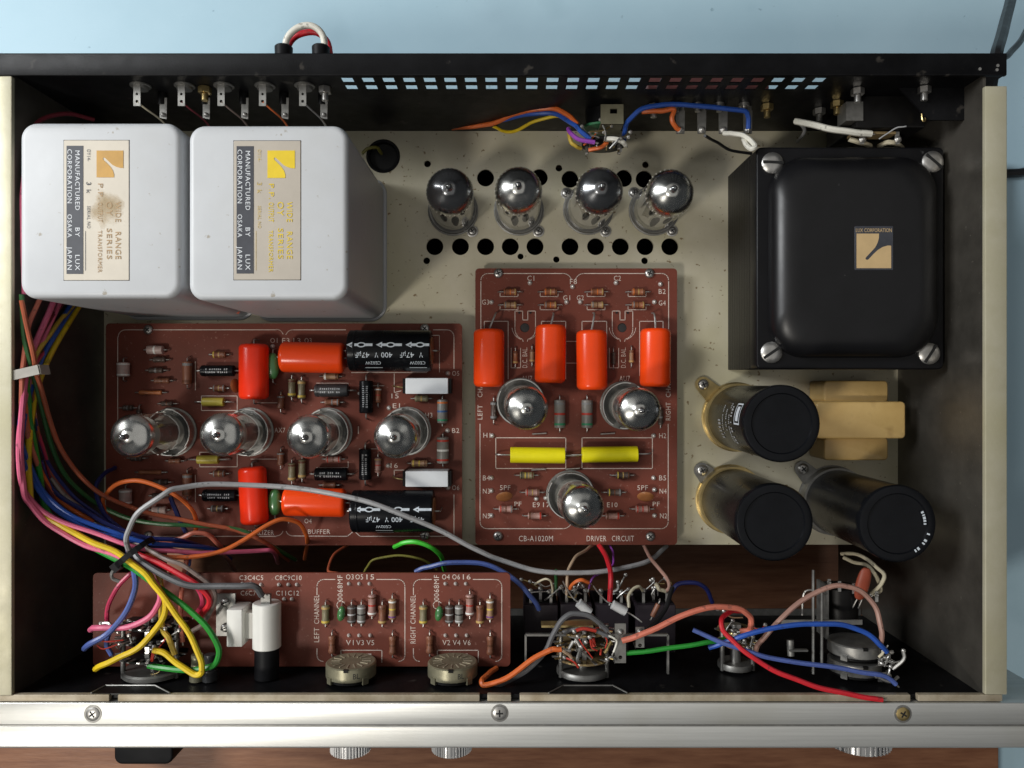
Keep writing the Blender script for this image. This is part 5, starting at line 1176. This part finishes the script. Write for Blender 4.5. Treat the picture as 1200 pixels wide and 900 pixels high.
# grommet beside the white transformer
q = W(449, 183, 0); T = thing('grommet', 'dark rubber grommet with yellow wires beside the white transformer', 'grommet', tuple(q))
MB().lathe([(-3, 7.4), (-3, 8.7), (.1, 9.2), (.6, 8.6), (.5, 7.8), (0, 7.4), (-3, 7.4)], q, (0, 0, 1), 32, cap=(False, False)).build('ring', 'rubber', T)
MB().lathe([(-3.2, 7.5), (-2.8, 7.5)], q, (0, 0, 1), 24).build('hole_shade', 'hole_black', T)  # black disc painted in for the shade inside the grommet hole

# ================================================================== WIRES
HB = 'wires of the left harness'
WR = 1.08
def hw(label, colour, pts, z=None, r=WR, **k): return wire(label, colour, r, pts, z, group=HB, **k)
hw('dark green wire running down the side wall and across the equalizer board', 'darkgreen', [(17, 345, 74), (25, 393, 72), (35.5, 425, 71), (53, 496, 60), (71, 546, 50), (92.5, 575, 42), (117, 592, 36), (162, 610, 32), (222, 616, 32), (276, 620, 30), (303, 631, 26), (346, 656, 0)])
hw('rust brown wire crossing the pale resistor on the equalizer board', 'rust', [(23, 352, 74), (39, 418, 72), (46, 447, 68), (71, 525, 54), (107, 571, 44), (153, 594, 36), (193, 605, 34), (234, 613.5, 33), (277.5, 622, 30), (309, 634.5, 26), (338, 657, 0)])
hw('salmon wire hugging the side rail beside the white transformer', 'salmon', [(36, 348, 60), (34, 379, 68), (22, 425, 73), (18.5, 457, 74), (20, 493, 72), (30, 530, 66), (52, 566, 56), (80, 590, 50)])
hw('maroon wire coming out behind the white transformer by the rail', 'maroon', [(45, 350, 40), (40, 392, 60), (30, 430, 70), (24, 470, 72), (24, 510, 68), (40, 560, 58), (70, 596, 50)])
hw('thin yellow wire under the white transformer corner at the rail', 'mustard', [(62, 352, 30), (52, 385, 50), (42, 418, 66), (36, 450, 68)], r=1.1)
hw('orange wire in the middle of the side wall bundle', 'orange', [(21, 438, 73), (24, 470, 72), (29, 500, 70), (40, 536, 64), (60, 575, 54), (80, 594, 50), (110, 612, 48)])
hw('bright green wire from the rail down to the ceramic side of the input selector', 'green', [(30, 430, 71), (31, 470, 70), (33, 500, 68), (38, 545, 62), (52, 590, 58), (71, 617, 58), (107, 641, 60), (146, 661, 62), (180, 683, 64), (216, 710, 66), (243, 737, 68), (257, 761, 68), (252, 777, 68), (234, 785, 67), (202, 784, 66), (174, 780, 64)], r=1.35)
hw('royal blue wire curving off the rail above the pink one', 'blue', [(40, 352, 30), (28, 410, 56), (20, 462, 70), (16, 510, 75), (28, 546, 68), (53, 578, 62), (89, 607, 58), (142, 627, 56), (165, 634, 55), (203, 639, 48), (248, 643, 30), (270, 655, 4)])
hw('second blue wire beneath the royal blue one', 'blue', [(44, 352, 34), (31, 415, 58), (21, 475, 70), (19, 528, 74), (36, 564, 66), (64, 596, 60), (107, 621, 57), (148, 632, 55), (190, 642, 48), (230, 650, 24)])
hw('dark navy wire between the blue wires and brown one', 'navy', [(30, 540, 60), (60, 572, 54), (95, 596, 50), (135, 618, 50), (170, 630, 48), (215, 634, 40), (240, 641, 20)])
hw('taupe wire between the navy and the brown wires', 'taupe', [(55, 560, 52), (80, 585, 50), (112, 606, 48), (140, 625, 50), (189, 652, 60), (216, 664, 62), (243, 683, 62), (252, 698.5, 62), (241, 728, 60), (223, 741, 58)])
hw('pink wire sweeping from the rail through the black cable tie', 'pink', [(30, 352, 44), (22, 420, 64), (17, 490, 74), (17, 556, 75), (35.5, 585, 68), (64, 607, 63), (107, 624, 61), (148, 638, 60), (175, 644, 56), (212, 647, 50), (248, 648, 44), (303, 645, 30), (320, 647, 22), (326, 660, -10)], tip=False)
hw('pale pink wire along the lower side of the bundle ending at the input selector', 'pink', [(26, 352, 50), (19, 430, 70), (16.5, 510, 75), (22, 570, 73), (35, 592, 68), (62, 618, 63), (100, 638, 61), (138, 651, 62), (165, 667, 64), (183, 684, 65), (187, 699, 66), (180, 719, 66), (157.5, 733, 66), (135, 735, 65), (113, 735.5, 64), (106, 738, 58)], r=1.35)
hw('yellow wire forming a long sharp loop over the input selector', 'yellow', [(48, 352, 26), (34, 430, 58), (24, 500, 68), (25, 560, 69), (38, 595, 66), (71, 614, 62), (104, 634, 63), (137, 648, 64), (164, 667, 66), (180, 685, 68), (202.5, 714, 70), (223, 746, 71), (235, 773, 71), (237, 787, 71), (229.5, 791, 70), (211, 779.5, 69), (193.5, 766, 68), (180, 762, 67)], r=1.35)
hw('yellow wire curving down to the far corner of the input selector', 'yellow', [(140, 652, 60), (170, 668, 63), (182, 685, 66), (194, 707, 68), (187, 731, 70), (164, 757, 71), (135, 773, 71), (117, 781, 69), (112, 784, 62)], r=1.35)
hw('mustard yellow wire hanging straight behind the long yellow loop', 'mustard', [(176, 660, 58), (188, 680, 60), (189, 730, 62), (198, 748, 63), (205, 767, 63)], r=1.35)
hw('slate blue wire ending on the input selector by the side wall', 'slate', [(150, 645, 55), (157.5, 669, 62), (157.5, 692, 64), (146, 719, 66), (126, 743.5, 66), (104, 755, 65), (99, 760, 58)], r=1.35)
hw('short slate blue wire behind the selector lugs', 'slate', [(128, 742, 60), (125, 755, 62), (131, 768, 62)])
hw('crimson wire curving down inside the blue one', 'magenta', [(160, 668, 56), (150, 676, 57), (135, 692, 58), (126, 712, 58), (126, 734, 57)])
hw('red wire bending round above the steel plate with screws', 'red', [(150, 644, 58), (164, 651, 60), (191, 662.5, 62), (225, 680.5, 64), (241, 696, 64), (245, 708, 63), (234, 722, 60)], r=1.35)
hw('dark red wire beside the bent red one', 'magenta', [(170, 657, 58), (200, 668, 60), (228, 686, 60), (238, 706, 60), (228, 722, 58)], r=1.2)
hw('grey wire running over the tone board to the white sleeve', 'darkgrey', [(152, 640, 58), (163, 655, 62), (180, 667, 64), (214, 685, 66), (247.5, 687, 66), (281, 686, 66), (299, 688, 65), (307, 698, 62)], r=1.5)
wire('long grey wire arching over the equalizer board to the driver board edge', 'grey', 1.25, [(158, 657, 58), (150, 643, 62), (150, 624.5, 65), (161, 601.5, 66), (192, 580, 64), (211, 571.5, 60), (253, 567, 52), (330, 571, 46), (406.5, 582, 46), (464, 599.5, 44), (521.5, 624.5, 38), (560, 645.5, 34), (585, 655, 32), (627.5, 668, 30), (673.5, 672, 27), (723, 667, 22), (761.5, 656, 14), (781, 640, 0)], tip=False)
hw('salmon wire hanging straight down beside the long yellow loop', 'salmon', [(219, 652, 50), (213, 694, 56), (212.5, 737, 58), (214, 752, 58)], r=1.1)
hw('short slate stub among the wires at the tone board edge', 'slate', [(222, 652, 46), (221, 662, 50), (216, 672, 50)], r=1.1)
hw('orange wire loop over the fat pale resistor', 'orange', [(128, 612, 30), (124, 604, 34), (121, 586, 38), (134.5, 569, 42), (161, 563.5, 44), (200, 576.5, 42), (222.5, 594, 36), (230, 612, 30), (228.5, 625, 26)])
hw('short rose wire at the end of the orange loop', 'salmon', [(188, 635, 28), (210, 631, 30), (228, 625, 30), (246, 628, 27), (258, 640, 20), (266, 655, -5)], r=1.2, tip=False)
hw('orange wire arching over the BUFFER print', 'orange', [(170, 650, 56), (195, 653, 54), (245.5, 649.5, 50), (284, 634, 44), (314.5, 615, 38), (334, 608, 34), (351, 614, 28), (360, 630, 18), (357, 655, -10)], tip=False)
hw('navy wire bowing round the fat pale resistor', 'navy', [(135, 548, 14), (122, 556, 26), (112, 574, 36), (122, 601, 42), (148, 624, 48), (166, 634, 50)])
hw('short navy wire crossing the dark resistor on the equalizer board', 'navy', [(200, 583, 22), (207, 602, 24), (218, 624, 24)], r=1.2)
hw('mauve wire ending between the boards', 'mauve', [(255, 648, 30), (266, 655, 20), (275, 668, 0)], r=1.1, tip=False)
MW = 'loose wires between the boards'
def mw(label, colour, pts, z=None, r=1.2, **k): return wire(label, colour, r, pts, z, group=MW, **k)
mw('lime green wire curving out from the big electrolytic', 'lime', [(462, 641, 20), (472, 637, 24), (489.5, 635, 26), (508, 643, 24), (517, 654, 18), (521, 668, 0)], tip=False)
mw('thin olive wire over the gap behind the tone board', 'olive', [(425, 676, 20), (430, 665, 24), (440, 656, 26), (466, 651, 26), (493, 654.5, 24), (512, 667, 16)], r=0.62, tip=False)
mw('dark red wire loop over the gap behind the tone board', 'rust', [(408, 638, 8), (391, 651, 20), (384, 668, 30), (396, 672, 34)], r=0.70, tip=False)
mw('slate blue wire from behind the tone board to a push switch', 'slate', [(487, 670, 30), (500, 665, 32), (524, 659.5, 34), (558, 660, 34), (589, 670, 34), (616, 691, 34), (628, 707, 32), (631.5, 714, 30)], r=1.23)
mw('thin beige wire from the driver board to a push switch lug', 'tan', [(698, 637, 2), (686, 644, 14), (673.5, 654.5, 22), (665, 673, 26), (664, 697, 26)], r=0.79)
mw('cherry red wire from the driver board down to the silver capacitors', 'red', [(698, 634, 2), (706, 645, 14), (712.5, 657, 24), (715.5, 678, 32), (714.5, 705, 34)], r=1.32)
mw('thin purple wire beside the cherry red one', 'purple', [(712, 634, 2), (718, 648, 10), (718, 662, 16), (705, 671, 20), (694, 678, 22), (690, 690, 22)], r=0.53)
mw('short orange link between push switch lugs', 'orange', [(668, 690, 26), (672, 683, 28), (682, 680, 29), (690, 683, 28)], r=0.97)
mw('bare looped cream link on the first push switch', 'cream', [(627, 685, 26), (634, 680, 29), (642, 678, 30), (647, 685, 28), (647, 698, 24)], r=0.53)
mw('tan sleeved wire from the driver board with a pale hooked end', 'mauve', [(752, 634, 2), (759, 648, 14), (769, 662, 24), (780, 676, 30), (785, 688, 32), (780, 693, 32)], r=0.97, tip=False)
mw('cream hooked wire end on a push switch', 'cream', [(780, 693, 32), (773, 690, 33), (768, 684, 33)], r=0.97)
mw('beige stub bent over the short lug plate', 'cream', [(737, 712, 40), (737, 698, 38), (742, 690, 36), (750, 688, 34), (753, 692, 32)], r=0.79)
mw('dark navy loop behind the push switches', 'navy', [(783, 700, 14), (793, 686, 16), (810, 683, 16), (826, 688, 14), (835, 706, 10)], r=1.14, tip=False)
mw('black wire slanting past the slim brown resistor', 'black', [(758, 738, 50), (772, 726, 46), (782, 706, 40), (788, 688, 34)], r=1.14, tip=False)
mw('dark green wire stub behind the push switches', 'darkgreen', [(652, 668, 10), (651, 680, 16), (652, 694, 20)], r=0.88)
FW = 'wires along the front wall'
def fw(label, colour, pts, z=None, r=1.4, **k): return wire(label, colour, r, pts, z, group=FW, **k)
fw('orange wire with a hairpin bend ending on the mode switch', 'orange', [(582, 783, 54), (572, 790, 60), (564, 798, 65), (570, 803, 67), (593, 794, 68), (623.5, 773, 68), (646.5, 762, 68), (658, 761, 68)], r=1.25, tip=False)
fw('short tan end of the orange wire on the mode switch', 'tan', [(656, 761, 68), (663, 764, 68), (670, 771, 67)], r=0.78)
fw('dark grey wire arching over the push switches to the lug strip', 'darkgrey', [(575, 804, 64), (590, 801, 65), (616, 786, 66), (640, 762, 66), (649, 742, 66), (660, 725, 66), (675, 718.5, 66), (693, 723, 66), (712, 739, 66)], r=1.25)
fw('short dark grey wire ending in a bare hook at the lug strip', 'darkgrey', [(660, 741, 60), (673, 738, 63), (692, 737, 65), (714, 746, 66)], r=1.01, tip=False)
fw('bare tinned hook at the lug strip', 'white', [(713, 745, 66.5), (720, 748, 67), (723, 753, 67), (719, 764, 66)], r=0.47)
fw('salmon wire curling round at the balance control', 'salmon', [(729, 751, 66), (750, 744, 67), (780, 731, 68), (811, 717, 68), (843, 711, 67), (864, 713, 66), (877, 721, 64), (881, 730, 62), (877, 738, 60), (868, 740, 58)], r=1.33)
fw('green wire lying along the front wall to the balance control', 'green', [(729, 766, 62), (769, 761.5, 64), (811.5, 756, 64), (835, 752, 62), (850, 748.5, 58)], r=1.09)
fw('blue wire arching over to the volume potentiometer', 'blue', [(831, 759, 60), (848, 753, 63), (867, 747, 66), (913, 734.5, 68), (951, 731, 68), (983, 732, 68), (1011, 740, 68), (1030, 754, 68), (1039, 764, 67)], r=1.17)
fw('blue wire sagging low to the lower volume lugs', 'slate', [(812, 738, 62), (843, 752, 66), (878, 763.5, 68), (913, 773, 69), (960, 780, 70), (1007, 787, 71), (1037, 792, 71), (1050, 802, 71)], r=1.09)
fw('red wire running from the balance control to the front lip notch', 'red', [(868, 716, 52), (856, 717, 58), (846, 726, 62), (848, 740, 65), (867, 759, 68), (897, 780, 70), (932, 796, 73), (971.5, 809, 75.5), (1012, 817, 77), (1034, 820, 77.5)], r=1.17)
fw('mauve wire arching high over the mains switch', 'mauve', [(885, 764, 58), (888, 758, 60), (897, 745, 63), (918, 721.5, 66), (943.5, 702, 67), (969, 689, 67), (992.5, 686.5, 67), (1013.5, 696, 67), (1027.5, 717, 68), (1033.5, 740, 68), (1032, 756, 66)], r=1.17)
fw('twisted white wire nearer the black can capacitor', 'cream', [(986, 649, 30), (1006, 650, 38), (1024, 662, 42), (1036, 673, 44), (1033, 684, 44), (1021, 696, 42)], r=0.94)
fw('twisted white wire crossing under its neighbour', 'cream', [(988, 653, 34), (999, 658, 36), (1018, 664, 38), (1027, 677, 40), (1032, 691, 40), (1024, 697, 38)], r=0.94)
fw('cream lug wire at the dual volume potentiometer', 'cream', [(1030, 770, 66), (1035, 764, 67), (1038, 760, 67)], r=0.62)
RW = 'wires along the rear wall'
def rwire(label, colour, pts, z, r=1.2, **k): return wire(label, colour, r, pts, z, group=RW, **k)
rwire('orange wire arching along the rear wall to the rear selector', 'orange', [(530, 150, 2), (560, 147, 10), (580, 144, 16), (602, 134, 24), (620, 129, 30), (644, 127, 34), (664, 134, 38), (677, 146, 40)], None, 1.27)
rwire('blue wire under the orange one on the rear wall', 'blue', [(510, 148, 2), (560, 143, 10), (590, 140, 18), (620, 134, 28), (652, 134, 34), (672, 145, 40), (682, 156, 42), (692, 163, 42)], None, 1.19)
rwire('yellow wire dipping below the rear bundle', 'yellow', [(578, 148, 6), (590, 153, 12), (602, 154, 18), (624, 144, 26), (650, 136, 32), (668, 140, 36)], None, 0.85)
rwire('purple wire crossing the rear selector', 'purple', [(666, 151, 38), (670, 158, 42), (682, 164, 44), (697, 167, 44)], None, 1.10)
rwire('pale orange wire looping under the rear selector', 'mustard', [(667, 150, 34), (668, 164, 36), (674, 171, 36), (681, 174, 34)], None, 1.02)
rwire('short orange wire at the bottom of the rear selector', 'orange', [(690, 176, 38), (702, 173, 40), (712, 167, 40)], None, 1.02)
rwire('short white wire on the rear selector', 'white', [(709, 163, 42), (720, 163, 44), (728, 165, 44), (733, 170, 42)], None, 1.19)
rwire('blue wire bridging from the rear selector to the last speaker lug', 'blue', [(731, 166, 30), (732, 156, 36), (736, 142, 42), (748, 130, 46), (772, 123.5, 47), (804, 122.5, 47), (840, 126, 46), (868, 129.5, 45), (876, 135, 43), (877, 151, 41)], None, 1.19)
rwire('orange wire branching to the first speaker lug', 'orange', [(752, 131, 42), (768, 130, 43), (780, 129, 43), (790, 129, 43), (788, 138, 43), (791, 148, 41), (796, 152, 40)], None, 1.19)
rwire('white wire curling from a speaker lug onto the black transformer', 'white', [(848, 156, 40), (858, 157, 43), (869, 158, 46), (880, 165, 49), (885, 172, 52), (880, 175, 52), (874, 168, 48), (871, 162, 42)], None, 1.19)
rwire('black wire running from a speaker lug down to the black transformer', 'black', [(826, 159, 40), (840, 167, 30), (857, 176, 24), (881, 180, 20)], None, 0.77, tip=False)
rwire('thick white mains wire soldered to the outlet block', 'white', [(932, 142, 40), (950, 146, 46), (975, 151, 50), (1000, 155, 51), (1021, 157, 50)], None, 1.53)
rwire('grey end of the mains wire bending down behind the transformer', 'grey', [(932, 142, 40), (941, 148, 36), (942, 157, 28), (934, 166, 10)], None, 0.85, tip=False)
rwire('cream wire going under the black transformer flange', 'cream', [(995, 163, 46), (1005, 166, 46), (1020, 171, 40)], None, 1.19)
rwire('second cream wire arching behind the black transformer', 'cream', [(1030, 171, 40), (1040, 167, 46), (1050, 168, 46), (1057, 173, 38)], None, 1.19, tip=False)
rwire('thin bare wire from the outlet block to the looped lug', 'grey', [(1030, 163, 50), (1040, 156, 52), (1052, 150, 54), (1062, 148, 55)], None, 0.34, tip=False)
rwire('yellow wire coming out of the rubber grommet', 'olive', [(424, 180, 6), (432, 174, 6), (442, 174, 3), (447, 180, -3), (448, 184, -12)], None, 0.9, tip=False)
rwire('dull red wire behind the white transformers by the rear wall', 'maroon', [(20, 230, 70), (22, 160, 66), (40, 140, 60), (80, 134, 50), (110, 140, 40)], None, 1.02, tip=False)
rwire('dull pink wire lying between the white transformers', 'salmon', [(213, 338, 40), (228, 348, 30), (250, 356, 22), (280, 366, 14)], None, 1.02, tip=False)
rwire('pink wire running down between transformer and rail', 'pink', [(17, 170, 70), (16, 230, 73), (18, 290, 73), (20, 345, 72)], None, 0.94, tip=False)

for i, (c_, dx, lab) in enumerate((('darkgreen', 0, 'thin dark green wire deep in the side wall bundle'), ('magenta', 5, 'thin crimson wire deep in the side wall bundle'), ('taupe', 10, 'thin taupe wire deep in the side wall bundle'), ('rust', 15, 'thin rust wire deep in the side wall bundle'), ('navy', 20, 'thin navy wire deep in the side wall bundle'))):
    hw(lab, c_, [(30 + dx, 345, 30), (27 + dx * .6, 400, 52), (24 + dx * .5, 440, 66), (26 + dx * .6, 490, 64), (36 + dx * .8, 535, 56), (62 + dx, 578, 48), (100 + dx, 608, 46), (150, 634 + i * 2, 52)], r=0.9, tip=False)
# cable tie and strap
q = W(151, 651, 66); T = thing('cable_tie', 'black cable tie binding the harness over the tone board edge', 'cable tie', tuple(q - Vector((0, 0, 10))))
d = (W(165, 636, 66) - W(133, 662, 66)).normalized(); n_ = d.cross(Vector((0, 0, 1)))
L2 = 9.5; rg = []
for k in range(25):
    a = 2 * math.pi * k / 24; rg.append(q + Vector((0, 0, -6)) + d * (math.cos(a) * L2) + Vector((0, 0, math.sin(a) * 8.0)))
b = MB()
for k in range(24):
    p0, p1 = rg[k], rg[k + 1]; c = q + Vector((0, 0, -6)); o0, o1 = (p0 - c).normalized() * .5, (p1 - c).normalized() * .5; w_ = n_ * 1.3
    b.add([p0 - w_ - o0, p0 + w_ - o0, p0 + w_ + o0, p0 - w_ + o0, p1 - w_ - o1, p1 + w_ - o1, p1 + w_ + o1, p1 - w_ + o1], [(0, 1, 5, 4), (1, 2, 6, 5), (2, 3, 7, 6), (3, 0, 4, 7)])
b.build('band', 'rubber', T)
hd = q - d * 9.0 + Vector((0, 0, -4)); MB().box(hd, (4.4, 4.0, 4.6), math.atan2(d.y, d.x)).build('head', 'rubber', T)
MB().sweep(spline([hd, hd - d * 3 + n_ * 1 + Vector((0, 0, 2)), hd - d * 5 + n_ * 3 + Vector((0, 0, 1)), hd - d * 4 + n_ * 6], 4), .8, 6).build('tail', 'sleeve_grey', T)
a, b_ = W(13.5, 440, 75), W(44, 433, 75)
T = thing('cable_strap', 'flat grey strap holding the harness against the side rail', 'strap', tuple(a - Vector((0, 0, 6))))
d = b_ - a; c = (a + b_) / 2; MB().box(c + Vector((1, 0, .6)), (d.length, 4.2, .9), math.atan2(d.y, d.x)).build('band', 'strap_grey', T)
MB().box(b_ + Vector((1, 0, -3)), (1.0, 4.2, 7), math.atan2(d.y, d.x)).build('bent_end', 'strap_grey', T)

# ================================================================== OUTSIDE THE CASE
def plug(x, z, T):
    MB().lathe([(0, 3.6), (12, 3.9), (20, 4.2), (20.6, 3.6)], (x, 138.6, z), (0, 1, 0), 24).build('plug', 'rubber', T)
T = thing('bridge_plug', 'white and red wire jumper with two black plugs behind the rear wall', 'jumper', (-97, 150, 52))
z = 54
xa, xb = (332.5 - 600) * (ZC - z) / F, (376 - 600) * (ZC - z) / F
plug(xa, z, T); plug(xb, z, T)
MB().sweep(spline([W(333, 62, z), W(337, 44, z + 2), W(350, 32, z + 3), W(366, 30.5, z + 3), W(378, 41, z + 2), W(381, 62, z)], 8), 1.55, 10).build('white_wire', 'wire_white', T)
MB().sweep(spline([W(334, 64, z - 4), W(341, 48, z - 4), W(352, 40, z - 3), W(370, 38, z - 3), W(383, 48, z - 4), W(387, 64, z - 4)], 8), 1.5, 10).build('red_wire', 'wire_red', T)
wire('thick black mains cable leaving the corner of the rear wall', 'black', 3.1, [(1160, 110, 20), (1166, 72, 30), (1171, 50, 20), (1181, 15, -20), (1192, -30, -70), (1215, -90, -104), (1290, -150, -104)], name='power_cable', cat='cable', tip=False)
wire('thin black cable curling out from under the mains cable', 'black', 1.9, [(1150, 100, -20), (1172, 72, -30), (1184, 62, -40), (1196, 47, -60), (1208, 25, -95), (1230, -20, -105.5), (1300, -70, -105.5)], name='signal_cable', cat='cable', tip=False)
wire('black cable lying on the bench beside the side rail', 'black', 3.0, [(1120, 215, -104.8), (1150, 206, -104.8), (1180, 203, -104.8), (1205, 201, -104.8), (1240, 190, -104.8), (1330, 120, -104.8)], name='bench_cable', cat='cable', tip=False)
